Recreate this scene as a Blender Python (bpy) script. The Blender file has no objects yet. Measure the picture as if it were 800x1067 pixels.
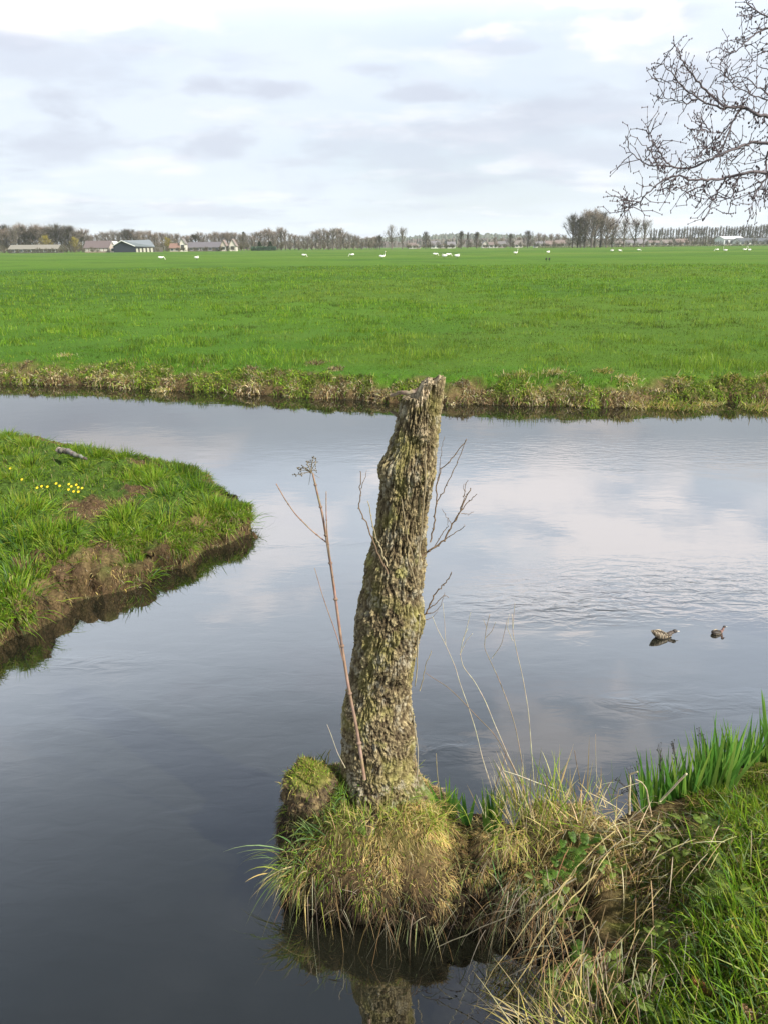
import bpy, math, random
import numpy as np
from mathutils import Vector, Matrix
rng = np.random.default_rng(7)
random.seed(7)
SC = bpy.context.scene
COL = SC.collection

# ------------------------------------------------------------------ camera
CH = 1.9
PITCH = math.radians(19.75)
ROLL = math.radians(0.55)
F = 1067 * 26 / 36.0
fw = np.array([0, math.cos(PITCH), -math.sin(PITCH)])
up0 = np.array([0, math.sin(PITCH), math.cos(PITCH)])
r0 = np.array([1.0, 0, 0])
rt = r0 * math.cos(ROLL) - up0 * math.sin(ROLL)
upv = up0 * math.cos(ROLL) + r0 * math.sin(ROLL)
CAM = np.array([0, 0, CH])
cam = bpy.data.cameras.new('camera')
cam.sensor_fit = 'VERTICAL'; cam.sensor_height = 36; cam.sensor_width = 27; cam.lens = 26
cam.clip_start = 0.05; cam.clip_end = 20000
co = bpy.data.objects.new('camera', cam); COL.objects.link(co)
M = Matrix.Identity(4)
for i in range(3):
    M[i][0] = rt[i]; M[i][1] = upv[i]; M[i][2] = -fw[i]; M[i][3] = CAM[i]
co.matrix_world = M
SC.camera = co

def ray(px, py):
    return fw + rt * (px - 400) / F - upv * (py - 533.5) / F
def onz(px, py, z=0.0):
    d = ray(px, py); t = (z - CH) / d[2]
    return CAM + d * t
def ony(px, py, Y):
    d = ray(px, py); return CAM + d * (Y / d[1])

# ------------------------------------------------------------------ noise
_p = np.random.default_rng(3).permutation(256)
PERM = np.concatenate([_p, _p, _p])
GR = np.random.default_rng(4).normal(size=(256, 3)); GR /= np.linalg.norm(GR, axis=1)[:, None]
def perlin(P):
    P = np.asarray(P, float)
    I = np.floor(P).astype(int); f = P - I; I &= 255
    u = f * f * f * (f * (f * 6 - 15) + 10)
    r = 0
    for dx in (0, 1):
        wx = u[:, 0] if dx else 1 - u[:, 0]
        for dy in (0, 1):
            wy = u[:, 1] if dy else 1 - u[:, 1]
            for dz in (0, 1):
                wz = u[:, 2] if dz else 1 - u[:, 2]
                h = PERM[PERM[PERM[(I[:, 0] + dx) & 255] + ((I[:, 1] + dy) & 255)] + ((I[:, 2] + dz) & 255)]
                g = GR[h]
                r = r + wx * wy * wz * (g[:, 0] * (f[:, 0] - dx) + g[:, 1] * (f[:, 1] - dy) + g[:, 2] * (f[:, 2] - dz))
    return r * 1.5
def fbm(P, oct=4, gain=.5):
    P = np.asarray(P, float); a = 1; s = 0
    for k in range(oct):
        s = s + a * perlin(P * 2 ** k + 17.3 * k); a *= gain
    return s
def fbm2(x, y, sc, oct=4, seed=0):
    return fbm(np.stack([x * sc, y * sc, np.full_like(x, seed + .37)], 1), oct)
def worley(P):
    I = np.floor(P).astype(int); f = P - I
    d1 = np.full(len(P), 9.); d2 = np.full(len(P), 9.); idc = np.zeros(len(P), int)
    for dx in (-1, 0, 1):
        for dy in (-1, 0, 1):
            for dz in (-1, 0, 1):
                h = PERM[PERM[PERM[(I[:, 0] + dx) & 255] + ((I[:, 1] + dy) & 255)] + ((I[:, 2] + dz) & 255)]
                q = np.stack([dx + ((h * 37) % 251) / 251. - f[:, 0], dy + ((h * 91) % 241) / 241. - f[:, 1], dz + ((h * 57) % 239) / 239. - f[:, 2]], 1)
                d = np.sqrt((q ** 2).sum(1))
                m = d < d1
                d2 = np.where(m, d1, np.minimum(d2, d)); idc = np.where(m, h, idc); d1 = np.where(m, d, d1)
    return d1, d2, idc
def sm(x):
    x = np.clip(x, 0, 1); return x * x * (3 - 2 * x)

# ------------------------------------------------------------------ materials
def newmat(name):
    m = bpy.data.materials.new(name); m.use_nodes = True
    nt = m.node_tree; nt.nodes.clear()
    out = nt.nodes.new('ShaderNodeOutputMaterial')
    return m, nt, out
def N(nt, t, **kw):
    n = nt.nodes.new(t)
    for k, v in kw.items():
        if k.startswith('i_'):
            n.inputs[k[2:].replace('_', ' ')].default_value = v
        else: setattr(n, k, v)
    return n
def attr_mat(name, rough=.6, transl=0.0, bump=None, noise_var=.25, nscale=30, spec=.3):
    m, nt, out = newmat(name); L = nt.links
    a = N(nt, 'ShaderNodeAttribute', attribute_name='Col')
    tc = N(nt, 'ShaderNodeTexCoord')
    no = N(nt, 'ShaderNodeTexNoise'); no.inputs['Scale'].default_value = nscale; no.inputs['Detail'].default_value = 5
    L.new(tc.outputs['Object'], no.inputs['Vector'])
    mr = N(nt, 'ShaderNodeMapRange'); mr.inputs['From Min'].default_value = .3; mr.inputs['From Max'].default_value = .7
    mr.inputs['To Min'].default_value = 1 - noise_var; mr.inputs['To Max'].default_value = 1 + noise_var
    L.new(no.outputs['Fac'], mr.inputs['Value'])
    mx = N(nt, 'ShaderNodeVectorMath', operation='SCALE'); L.new(a.outputs['Color'], mx.inputs[0]); L.new(mr.outputs[0], mx.inputs['Scale'])
    p = N(nt, 'ShaderNodeBsdfPrincipled'); L.new(mx.outputs[0], p.inputs['Base Color'])
    p.inputs['Roughness'].default_value = rough; p.inputs['Specular IOR Level'].default_value = spec
    if bump:
        bn = N(nt, 'ShaderNodeTexNoise'); bn.inputs['Scale'].default_value = bump[0]; bn.inputs['Detail'].default_value = 6; bn.inputs['Roughness'].default_value = .65
        L.new(tc.outputs['Object'], bn.inputs['Vector'])
        b = N(nt, 'ShaderNodeBump'); b.inputs['Strength'].default_value = bump[1]; b.inputs['Distance'].default_value = bump[2]
        L.new(bn.outputs['Fac'], b.inputs['Height']); L.new(b.outputs[0], p.inputs['Normal'])
    if transl > 0:
        t = N(nt, 'ShaderNodeBsdfTranslucent'); L.new(mx.outputs[0], t.inputs['Color'])
        ms = N(nt, 'ShaderNodeMixShader'); ms.inputs[0].default_value = transl
        L.new(p.outputs[0], ms.inputs[1]); L.new(t.outputs[0], ms.inputs[2]); L.new(ms.outputs[0], out.inputs[0])
    else: L.new(p.outputs[0], out.inputs[0])
    return m
def flat_mat(name, c, rough=.7, noise_var=.15, nscale=5, spec=.3):
    m, nt, out = newmat(name); L = nt.links
    tc = N(nt, 'ShaderNodeTexCoord'); no = N(nt, 'ShaderNodeTexNoise'); no.inputs['Scale'].default_value = nscale
    L.new(tc.outputs['Object'], no.inputs['Vector'])
    mr = N(nt, 'ShaderNodeMapRange'); mr.inputs['From Min'].default_value = .3; mr.inputs['From Max'].default_value = .7
    mr.inputs['To Min'].default_value = 1 - noise_var; mr.inputs['To Max'].default_value = 1 + noise_var
    L.new(no.outputs['Fac'], mr.inputs['Value'])
    mx = N(nt, 'ShaderNodeVectorMath', operation='SCALE'); mx.inputs[0].default_value = c[:3]; L.new(mr.outputs[0], mx.inputs['Scale'])
    p = N(nt, 'ShaderNodeBsdfPrincipled'); L.new(mx.outputs[0], p.inputs['Base Color'])
    p.inputs['Roughness'].default_value = rough; p.inputs['Specular IOR Level'].default_value = spec
    L.new(p.outputs[0], out.inputs[0])
    return m
M_GROUND = attr_mat('ground_soil_turf', .9, 0, (55, .9, .02), .35, 60, .1)
M_GRASS = attr_mat('grass_blades', .5, .48, None, .12, 9, .35)
M_STRAW = attr_mat('dry_grass', .7, .2, None, .2, 25, .2)
M_BARK = attr_mat('stump_bark', .9, 0, (260, .9, .004), .3, 90, .15)
M_TWIG = attr_mat('twig_bark', .8, 0, None, .2, 60, .2)
M_FAR = attr_mat('far_trees_bark', .9, 0, None, .1, 3, .1)
M_MISC = attr_mat('small_things', .55, 0, None, .12, 50, .3)

# ------------------------------------------------------------------ mesh building
def link_mesh(name, V, polys, mat, col=None, smooth=False, parent=None):
    """V (N,3); polys list of int arrays (M,k) each; col (N,3) per vertex"""
    me = bpy.data.meshes.new(name)
    V = np.asarray(V, np.float32)
    me.vertices.add(len(V)); me.vertices.foreach_set('co', V.ravel())
    polys = [np.asarray(p, np.int32) for p in polys if len(p)]
    nl = sum(p.size for p in polys); npoly = sum(len(p) for p in polys)
    me.loops.add(nl); me.polygons.add(npoly)
    me.loops.foreach_set('vertex_index', np.concatenate([p.ravel() for p in polys]))
    tot = np.concatenate([np.full(len(p), p.shape[1], np.int32) for p in polys])
    st = np.concatenate([[0], np.cumsum(tot)[:-1]]).astype(np.int32)
    me.polygons.foreach_set('loop_start', st)
    me.polygons.foreach_set('use_smooth', np.full(npoly, smooth))
    me.update(calc_edges=True)
    if col is not None:
        at = me.color_attributes.new('Col', 'FLOAT_COLOR', 'POINT')
        c = np.ones((len(V), 4), np.float32); c[:, :3] = col
        at.data.foreach_set('color', c.ravel())
    me.materials.append(mat)
    o = bpy.data.objects.new(name, me); COL.objects.link(o)
    if parent is not None: o.parent = parent
    return o
def tag(o, label=None, cat=None, group=None, kind=None):
    if label: o['label'] = label
    if cat: o['category'] = cat
    if group: o['group'] = group
    if kind: o['kind'] = kind
    return o
def empty(name, loc=(0, 0, 0), rz=0):
    o = bpy.data.objects.new(name, None); COL.objects.link(o); o.location = loc; o.rotation_euler = (0, 0, rz)
    return o
class MB:
    def __init__(s): s.V = []; s.Q = []; s.T = []; s.C = []; s.n = 0
    def add(s, V, Q=None, T=None, c=(.5, .5, .5)):
        V = np.asarray(V, float)
        if Q is not None and len(Q): s.Q.append(np.asarray(Q, int) + s.n)
        if T is not None and len(T): s.T.append(np.asarray(T, int) + s.n)
        c = np.asarray(c, float)
        s.C.append(np.broadcast_to(c, (len(V), 3)).copy() if c.ndim == 1 else c)
        s.V.append(V); s.n += len(V)
    def tube(s, pts, rad, c=(.5, .5, .5), sides=6, cap=True):
        pts = np.asarray(pts, float); n = len(pts); rad = np.broadcast_to(np.asarray(rad, float), (n,))
        tg = np.gradient(pts, axis=0); tg /= np.linalg.norm(tg, axis=1)[:, None] + 1e-12
        ref = np.array([0, 0, 1.]) if abs(tg[0][2]) < .9 else np.array([1., 0, 0])
        a = np.cross(tg, ref); a /= np.linalg.norm(a, axis=1)[:, None] + 1e-12
        b = np.cross(tg, a)
        th = np.arange(sides) / sides * 2 * math.pi
        V = pts[:, None, :] + rad[:, None, None] * (np.cos(th)[None, :, None] * a[:, None, :] + np.sin(th)[None, :, None] * b[:, None, :])
        V = V.reshape(-1, 3)
        i = np.arange(n - 1)[:, None] * sides; j = np.arange(sides)[None, :]; k = (j + 1) % sides
        Q = np.stack([i + j, i + k, i + sides + k, i + sides + j], -1).reshape(-1, 4)
        T = []
        if cap:
            V = np.vstack([V, pts[0], pts[-1]]); m = n * sides
            for q in range(sides):
                T.append((q, m, (q + 1) % sides)[::-1]); T.append(((n - 1) * sides + q, (n - 1) * sides + (q + 1) % sides, m + 1))
        if np.asarray(c).ndim == 2:
            c = np.repeat(np.asarray(c), sides, axis=0); c = np.vstack([c, c[0], c[-1]]) if cap else c
        s.add(V, Q, T, c)
    def box(s, x0, x1, y0, y1, z0, z1, c=(.5, .5, .5)):
        V = [(x, y, z) for z in (z0, z1) for y in (y0, y1) for x in (x0, x1)]
        Q = [(0, 2, 3, 1), (4, 5, 7, 6), (0, 1, 5, 4), (2, 6, 7, 3), (0, 4, 6, 2), (1, 3, 7, 5)]
        s.add(V, Q, None, c)
    def ball(s, c0, r, c=(.5, .5, .5), nu=10, nv=7, jit=0, rot=None):
        th = np.linspace(0, 2 * math.pi, nu, endpoint=False); ph = np.linspace(0, math.pi, nv)
        P = np.array([[math.sin(p) * math.cos(t), math.sin(p) * math.sin(t), math.cos(p)] for p in ph for t in th])
        if jit: P = P * (1 + jit * perlin(P * 2.3 + np.array(c0) * 31)[:, None])
        P = P * np.asarray(r)
        if rot is not None: P = P @ np.array(rot).T
        Q = [(i * nu + j, (i + 1) * nu + j, (i + 1) * nu + (j + 1) % nu, i * nu + (j + 1) % nu) for i in range(nv - 1) for j in range(nu)]
        s.add(P + np.asarray(c0), Q, None, c)
    def build(s, name, mat, parent=None, smooth=False, origin=None):
        V = np.vstack(s.V); C = np.vstack(s.C)
        if origin is not None: V = V - np.asarray(origin)
        P = []
        if s.Q: P.append(np.vstack(s.Q))
        if s.T: P.append(np.vstack(s.T))
        o = link_mesh(name, V, P, mat, C, smooth, parent)
        if origin is not None: o.location = origin
        return o

# blades: ribbons following a ballistic curve
def blades(P, D, L, W, g, C, seg=3, side=None, tip=None):
    P = np.asarray(P, float); n = len(P)
    D = D / (np.linalg.norm(D, axis=1)[:, None] + 1e-9)
    L = np.broadcast_to(L, (n,)); W = np.broadcast_to(W, (n,)); g = np.broadcast_to(g, (n,))
    if side is None:
        a = rng.uniform(0, 2 * math.pi, n)
        side = np.stack([np.cos(a), np.sin(a), np.zeros(n)], 1)
        side = side - D * (side * D).sum(1)[:, None]; side /= np.linalg.norm(side, axis=1)[:, None] + 1e-9
    ts = np.linspace(0, 1, seg + 1)
    V = np.zeros((n, 2 * seg + 1, 3))
    for k, t in enumerate(ts):
        c = P + (L * t)[:, None] * D; c[:, 2] -= L * g * t * t
        w = (W * .5 * (1 - t ** 1.8) * (.75 + .5 * min(1, t * 3)))[:, None]
        if k < seg: V[:, 2 * k] = c - side * w; V[:, 2 * k + 1] = c + side * w
        else: V[:, 2 * seg] = c
    b = (np.arange(n) * (2 * seg + 1))[:, None]
    Q = np.concatenate([b + np.array([[2 * k, 2 * k + 1, 2 * k + 3, 2 * k + 2]]) for k in range(seg - 1)], 0) if seg > 1 else np.zeros((0, 4), int)
    T = b + np.array([[2 * seg - 2, 2 * seg - 1, 2 * seg]])
    Cv = np.repeat(np.asarray(C)[:, None, :], 2 * seg + 1, axis=1)
    if tip is not None:
        w = np.repeat(ts, 2)[:2 * seg + 1][None, :, None] ** 2
        Cv = Cv * (1 - w) + np.asarray(tip)[:, None, :] * w
    return V.reshape(-1, 3), Q, T, Cv.reshape(-1, 3)
def mix(a, b, t): return np.asarray(a) * (1 - t) + np.asarray(b) * t
def pal(n, cols, w=None, var=.18):
    cols = np.array(cols); i = rng.choice(len(cols), n, p=w)
    return np.clip(cols[i] * (1 + rng.normal(0, var, (n, 1))) * (1 + rng.normal(0, .06, (n, 3))), .004, .9)
G_FRESH = (.155, .275, .015); G_MID = (.095, .185, .014); G_DARK = (.045, .10, .015); G_YEL = (.25, .31, .035); G_BLUE = (.07, .15, .045)
S_STRAW = (.42, .34, .16); S_GOLD = (.46, .36, .12); S_BROWN = (.20, .13, .06); S_PALE = (.55, .48, .30); S_GREY = (.28, .25, .17)
def cone_dirs(n, spread, az=None, azs=math.pi):
    a = rng.uniform(-azs, azs, n) + (0 if az is None else az)
    s = np.abs(rng.normal(0, spread, n)); s = np.clip(s, 0, 1.5)
    return np.stack([np.cos(a) * np.sin(s), np.sin(a) * np.sin(s), np.cos(s)], 1)

# ------------------------------------------------------------------ land shapes
def W2(pts, z=0.0): return [tuple(onz(x, y, z)[:2]) for x, y in pts]
far_line = W2([(0, 400), (70, 401), (135, 404), (200, 408), (270, 411), (335, 416), (400, 419), (465, 421), (530, 422), (600, 424), (660, 423), (730, 421), (800, 419)])
fl0, fl1 = np.array(far_line[0]), np.array(far_line[-1])
FAR = [(-2500, fl0[1] + 60), (-60, fl0[1] + 7), (-20, fl0[1] + 3.2), (-11, fl0[1] + 1.2)] + far_line + [(11, fl1[1] + .35), (20, fl1[1] + 1), (60, fl1[1] + 3), (2500, fl1[1] + 30), (2500, 2600), (-2500, 2600)]
pen_front = W2([(264, 548), (259, 556), (246, 562), (232, 569), (214, 574), (203, 584), (192, 592), (172, 594), (159, 597), (156, 607), (138, 613), (120, 617), (96, 622), (76, 628), (66, 643), (40, 655), (20, 663), (0, 675), (-40, 700), (-110, 735)])
pen_back = W2([(-160, 432), (0, 443), (62, 449), (123, 459), (181, 468), (210, 479), (244, 497), (260, 515), (267, 533)], .26)
PEN = pen_front + [(-4.2, 2.2), (-8, 1.6), (-60, 1.0), (-60, 7.6), (-12, 7.7)] + pen_back
NEAR = [(.50, 1.64), (.56, 1.57), (.555, 1.48), (.50, 1.40), (.46, 1.30), (.36, 1.15), (.1, .95), (-.6, .6), (-1.6, .1), (-4, -1.2), (-60, -4), (-60, -60), (80, -60), (80, 30), (20, 9.5), (8, 5.3), (4, 3.55), (2.4, 2.72), (1.7, 2.38), (1.3, 2.17), (1.05, 2.02), (.85, 1.97), (.62, 1.93), (.5, 1.9)]
MOUND = [(-.30, 1.735), (-.2, 1.69), (-.08, 1.66), (.08, 1.645), (.2, 1.64), (.32, 1.625), (.44, 1.62), (.60, 1.60), (.7, 1.7), (.7, 1.95), (.5, 1.92), (.36, 1.945), (.24, 1.99), (.15, 2.06), (.02, 2.12), (-.14, 2.12), (-.25, 2.05), (-.305, 1.96), (-.31, 1.83)]
def sdf(poly, x, y):
    p = np.array(poly); q = np.roll(p, -1, 0)
    d = np.full(len(x), 1e18); ins = np.zeros(len(x), bool)
    for (ax, ay), (bx, by) in zip(p, q):
        ex, ey = bx - ax, by - ay
        t = np.clip(((x - ax) * ex + (y - ay) * ey) / (ex * ex + ey * ey), 0, 1)
        d = np.minimum(d, (x - ax - t * ex) ** 2 + (y - ay - t * ey) ** 2)
        c = ((ay > y) != (by > y))
        with np.errstate(divide='ignore', invalid='ignore'):
            ins ^= c & (x < (bx - ax) * (y - ay) / (by - ay + 1e-18) + ax)
    return np.where(ins, 1, -1) * np.sqrt(d)
def ground(x, y):
    """height and the four signed distances (positive inside the land)"""
    x = np.asarray(x, float); y = np.asarray(y, float)
    n1 = fbm2(x, y, 6, 3, 1); n2 = fbm2(x, y, 1.3, 3, 5); n3 = fbm2(x, y, 22, 2, 9)
    sF = sdf(FAR, x, y) + .13 * n2 + .05 * n1
    sP = sdf(PEN, x, y) + .035 * n1 + .012 * n3
    sN = sdf(NEAR, x, y) + .02 * n1
    sM = sdf(MOUND, x, y) + .014 * n1 + .006 * n3
    far_damp = np.exp(-np.maximum(np.hypot(x, y) - 30, 0) / 60)
    hF = .10 * sm(sF / .10) + .16 * sm((sF - .03) / (.5 + .2 * n2)) + (.04 * n1 * sm((.8 - sF) / .8 + .2) + .02 * n2 + .012 * n3) * sm(sF / .15) * far_damp
    tip_ = sm((x + 1.35) / .5)
    hP = (.125 - .03 * tip_) * sm(sP / .06) + (.14 + .03 * tip_) * sm((sP - .02) / .45) + .05 * sm((sP - .5) / 1.5) + (.05 * n1 + .03 * n2 + .014 * n3) * sm(sP / .06)
    hN = .20 * sm(sN / .09) + .17 * sm((sN - .05) / .40) + .1 * sm((sN - .3) / 2) + (.022 * n1 + .012 * n3) * sm(sN / .1)
    hM = (.17 * sm(sM / .045) + .10 * sm((sM - .03) / .17)) * (1 - .30 * sm((x - .10) / .15) * sm((.50 - x) / .1)) + .06 * np.exp(-((x + .15) ** 2 + (y - 1.87) ** 2) / .008) * sm(sM / .08) + .035 * np.exp(-((x + .01) ** 2 / .018 + (y - 1.79) ** 2 / .006)) * sm(sM / .07) + (.02 * n1 + .012 * n3) * sm(sM / .05)
    def under(s): return -.55 * sm(-s / .35)
    S = np.stack([sF, sP, sN, sM]); H = np.stack([np.where(sF > 0, hF, under(sF)), np.where(sP > 0, hP, under(sP)), np.where(sN > 0, hN, under(sN)), np.where(sM > 0, hM, under(sM))])
    return H.max(0), S
def gz(x, y): return ground(np.atleast_1d(x), np.atleast_1d(y))[0]

# ------------------------------------------------------------------ ground sheet
a_front = np.radians(np.linspace(-42, 42, 760)); a_rear = np.radians(np.linspace(42, 318, 120)[1:-1])
ang = np.concatenate([a_front, a_rear]); nA = len(ang)
rad = np.concatenate([[.02, .3], np.geomspace(.55, 14, 760), np.geomspace(14, 2100, 220)[1:]]); nR = len(rad)
R_, A_ = np.meshgrid(rad, ang, indexing='ij')
gx = (R_ * np.sin(A_)).ravel(); gy = (R_ * np.cos(A_)).ravel()
Z, S = ground(gx, gy)
# undercut: push the upper part of each bank outwards over the water
eps = .02
sbest = S.max(0); kb = S.argmax(0)
near = (np.abs(sbest) < .2) & (np.hypot(gx, gy) < 16)
idx = np.where(near)[0]
_, Sx = ground(gx[idx] + eps, gy[idx]); _, Sy = ground(gx[idx], gy[idx] + eps)
kk = kb[idx]; s0 = sbest[idx]
gxx = Sx.max(0) - s0; gyy = Sy.max(0) - s0
gn = np.hypot(gxx, gyy) + 1e-6; gxx /= gn; gyy /= gn
clo = np.maximum(0, .75 - worley(np.stack([gx[idx] * 9, gy[idx] * 9, np.zeros(len(idx)) + .5], 1))[0]); frn = sm(gyy / .4); Z[idx] += np.where(kk == 1, .06, .0) * frn * clo * sm(Z[idx] / .05)
amt = (np.array([.06, .05, .07, .07])[kk] + np.where(kk == 1, .09 * frn, .015) * (clo - .3)) * sm(Z[idx] / .12) * sm((.16 - s0) / .14) * (1 + .8 * fbm2(gx[idx], gy[idx], 9, 2, 3))
gx2 = gx.copy(); gy2 = gy.copy()
gx2[idx] -= gxx * amt; gy2[idx] -= gyy * amt
# colours (albedo)
n_a = fbm2(gx, gy, 2.2, 4, 20); n_b = fbm2(gx, gy, 9, 3, 31); n_c = fbm2(gx, gy, .35, 3, 44); n_d = fbm2(gx, gy, 40, 2, 50)
dist = np.hypot(gx, gy)
soil = np.array([.085, .057, .03]); turf = np.array([.06, .105, .018]); moss = np.array([.13, .165, .025]); strawc = np.array([.20, .15, .065]); field = np.array([.068, .148, .008])
Cg = np.tile(soil, (len(gx), 1))
def cmix(C, c, w): return C * (1 - w[:, None]) + np.asarray(c) * w[:, None]
top = sm(S.max(0) / .12)
Cg = cmix(Cg, strawc, np.clip(top * .5 + .3 * n_b, 0, 1) * (S.max(0) > 0))
Cg = cmix(Cg, (.10, .115, .03), sm((S[0] - .08 + .2 * n_a + .15 * n_b) / .2) * .8)
Cg = cmix(Cg, turf, sm((S[1] - .10 + .25 * n_a + .1 * n_b) / .15))
Cg = cmix(Cg, moss, sm((S[2] - .08 + .15 * n_a) / .12) * .8)
BARE = [(*onz(105, 520, .3)[:2], .19), (*onz(75, 535, .3)[:2], .13), (*onz(145, 508, .3)[:2], .11), (*onz(50, 575, .27)[:2], .12), (*onz(110, 557, .28)[:2], .09), (*onz(120, 586, .24)[:2], .10), (*onz(85, 594, .24)[:2], .10), (*onz(155, 478, .3)[:2], .13)]
for bx_, by_, br_ in BARE: Cg = cmix(Cg, (.11, .072, .04), 1 - sm((np.hypot((gx - bx_) / 1.4, gy - by_) / br_ - .75 + .5 * n_b) / .3))
Cg = cmix(Cg, turf, sm((S[2] - .45 + .2 * n_a) / .2))
fld = sm((S[0] - .25 + .25 * n_a) / .3)
Cg = cmix(Cg, field, fld)
pat = np.clip(.5 + .9 * n_c + .35 * n_a, 0, 1)
Cg = cmix(Cg, (.10, .20, .02), fld * pat * .45)
n_e = fbm(np.stack([gx * .012, gy * .045, np.full_like(gx, 3.3)], 1), 3)
Cg = cmix(Cg, (.095, .175, .018), fld * np.clip(sm((dist - 30) / 120) * (.4 + 1.5 * n_e), 0, .9)); Cg = cmix(Cg, (.045, .12, .012), fld * np.clip(-1.6 * n_e - .1, 0, .6))
Cg = cmix(Cg, (.15, .17, .04), fld * np.clip(sm((dist - 90) / 150) * np.clip(n_e * 1.5 - .3, 0, 1), 0, .35))
Cg = cmix(Cg, (.035, .026, .016), sm((S[3] + .02) / .01) * sm((.20 + .05 * sm((-gx - .15) / .08) - Z) / .06)); Cg = cmix(Cg, (.13, .115, .035), sm((S[3] - .04) / .03) * sm((Z - .2) / .04) * .8)  # dark soil low on the mound, with the hollow's shade painted in
n_w = fbm2(gx, gy, .11, 4, 77); Cg = cmix(Cg, (.10, .155, .02), fld * np.clip(2.2 * n_w - .5, 0, .3)); Cg = cmix(Cg, (.045, .10, .012), fld * np.clip(-2.2 * n_w - .45, 0, .5))
Cg[Z < 0] = (.05, .045, .02)
ii = np.arange(nR - 1)[:, None] * nA; jj = np.arange(nA)[None, :]; kk2 = (jj + 1) % nA
Qg = np.stack([ii + jj, ii + nA + jj, ii + nA + kk2, ii + kk2], -1).reshape(-1, 4)[:, ::-1]
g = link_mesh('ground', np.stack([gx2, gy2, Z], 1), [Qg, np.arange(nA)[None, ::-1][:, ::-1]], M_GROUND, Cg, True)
tag(g, 'low grassy polder ground with brown eroded banks and a flat green meadow', kind='structure')

VG = np.stack([gx2, gy2, Z], 1)
_near = np.hypot(gx2[Qg[:, 0]], gy2[Qg[:, 0]]) < 16
QN = Qg[_near]; _c4 = VG[QN]; FC = _c4.mean(1); _cr = np.cross(_c4[:, 2] - _c4[:, 0], _c4[:, 3] - _c4[:, 1]); FA = np.linalg.norm(_cr, axis=1) * .5
FN = _cr / (np.linalg.norm(_cr, axis=1)[:, None] + 1e-12); FN *= np.sign(FN[:, 2:3] + 1e-9); FS = S[:, QN].mean(2)
def surf(n, mask, w=None):
    """n random points on the finished ground surface inside a face mask: positions, normals, signed distances"""
    i = np.where(mask)[0]; p = FA[i] * (1 if w is None else w[i]); p = p / p.sum(); f = i[np.searchsorted(np.cumsum(p), rng.uniform(0, 1, n)).clip(0, len(i) - 1)]
    u = rng.uniform(0, 1, (n, 1)); v = rng.uniform(0, 1, (n, 1)); c = VG[QN[f]]
    P = (c[:, 0] * (1 - u) + c[:, 1] * u) * (1 - v) + (c[:, 3] * (1 - u) + c[:, 2] * u) * v
    return P, FN[f], FS[:, f]
def in_v(P, m=40):
    q = P - CAM; zc = q @ fw; px = 400 + (q @ rt) / zc * F; py = 533.5 - (q @ upv) / zc * F
    return (zc > .1) & (px > -m) & (px < 800 + m) & (py < 1067 + m * 2)
FV = in_v(FC)

# ------------------------------------------------------------------ water
m, nt, out = newmat('ditch_water'); L = nt.links
tc = N(nt, 'ShaderNodeTexCoord')
def wnoise(sx, sy, rot, scale, detail, dist_=0):
    mp = N(nt, 'ShaderNodeMapping'); mp.inputs['Scale'].default_value = (sx, sy, 1); mp.inputs['Rotation'].default_value = (0, 0, rot)
    L.new(tc.outputs['Object'], mp.inputs[0]); t = N(nt, 'ShaderNodeTexNoise'); t.inputs['Scale'].default_value = scale; t.inputs['Detail'].default_value = detail
    t.inputs['Distortion'].default_value = dist_
    L.new(mp.outputs[0], t.inputs['Vector']); return t
def mth(op, a, b=None, clamp=False):
    n = N(nt, 'ShaderNodeMath', operation=op); n.use_clamp = bool(clamp)
    for i, v in enumerate((a, b)):
        if v is None: continue
        if isinstance(v, (int, float)): n.inputs[i].default_value = v
        else: L.new(v, n.inputs[i])
    return n.outputs[0]
w1 = wnoise(1.0, 2.6, math.radians(-8), 7, 3, .6)
w2 = wnoise(1, 1.5, math.radians(12), 2.2, 2)
mask = wnoise(1, 2.2, math.radians(-12), .55, 3)
def patch(px, py, rx, ry, amp):
    q = onz(px, py); mp = N(nt, 'ShaderNodeMapping'); mp.inputs['Location'].default_value = (-q[0] / rx, -q[1] / ry, 0); mp.inputs['Scale'].default_value = (1 / rx, 1 / ry, 1)
    L.new(tc.outputs['Object'], mp.inputs[0]); ln = N(nt, 'ShaderNodeVectorMath', operation='LENGTH'); L.new(mp.outputs[0], ln.inputs[0])
    return mth('MULTIPLY', mth('SUBTRACT', 1.0, ln.outputs['Value'], True), amp)
ruf = mth('ADD', mth('ADD', patch(720, 610, 1.5, .55, 1.0), patch(580, 632, .8, .28, .9)), mth('ADD', patch(450, 782, .35, .10, .3), mth('ADD', patch(70, 690, .6, .12, .3), patch(640, 470, 4, .8, .3))))
mk = mth('MULTIPLY', mth('SUBTRACT', mask.outputs['Fac'], .63), 7.0, True)
h = mth('ADD', mth('MULTIPLY', mth('MULTIPLY', w1.outputs['Fac'], mk), .0042), mth('MULTIPLY', w2.outputs['Fac'], .0012))
h = mth('ADD', h, mth('MULTIPLY', w1.outputs['Fac'], mth('ADD', mth('MULTIPLY', ruf, .0065), .0003)))
# wind-ruffled patch on the open water right of the stump
bp = N(nt, 'ShaderNodeBump'); bp.inputs['Strength'].default_value = 1; bp.inputs['Distance'].default_value = 1
L.new(h, bp.inputs['Height'])
p = N(nt, 'ShaderNodeBsdfPrincipled')
p.inputs['Base Color'].default_value = (.013, .014, .009, 1); p.inputs['Roughness'].default_value = .012; p.inputs['IOR'].default_value = 3.7
L.new(bp.outputs[0], p.inputs['Normal']); L.new(p.outputs[0], out.inputs[0])
M_WATER = m
xs = [-90, 90]; 
w = link_mesh('water', [(-90, -8, 0), (90, -8, 0), (90, 40, 0), (-90, 40, 0)], [np.array([[0, 1, 2, 3]])], M_WATER, None)
tag(w, 'calm dark ditch water reflecting the pale cloudy sky', kind='structure')

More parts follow.
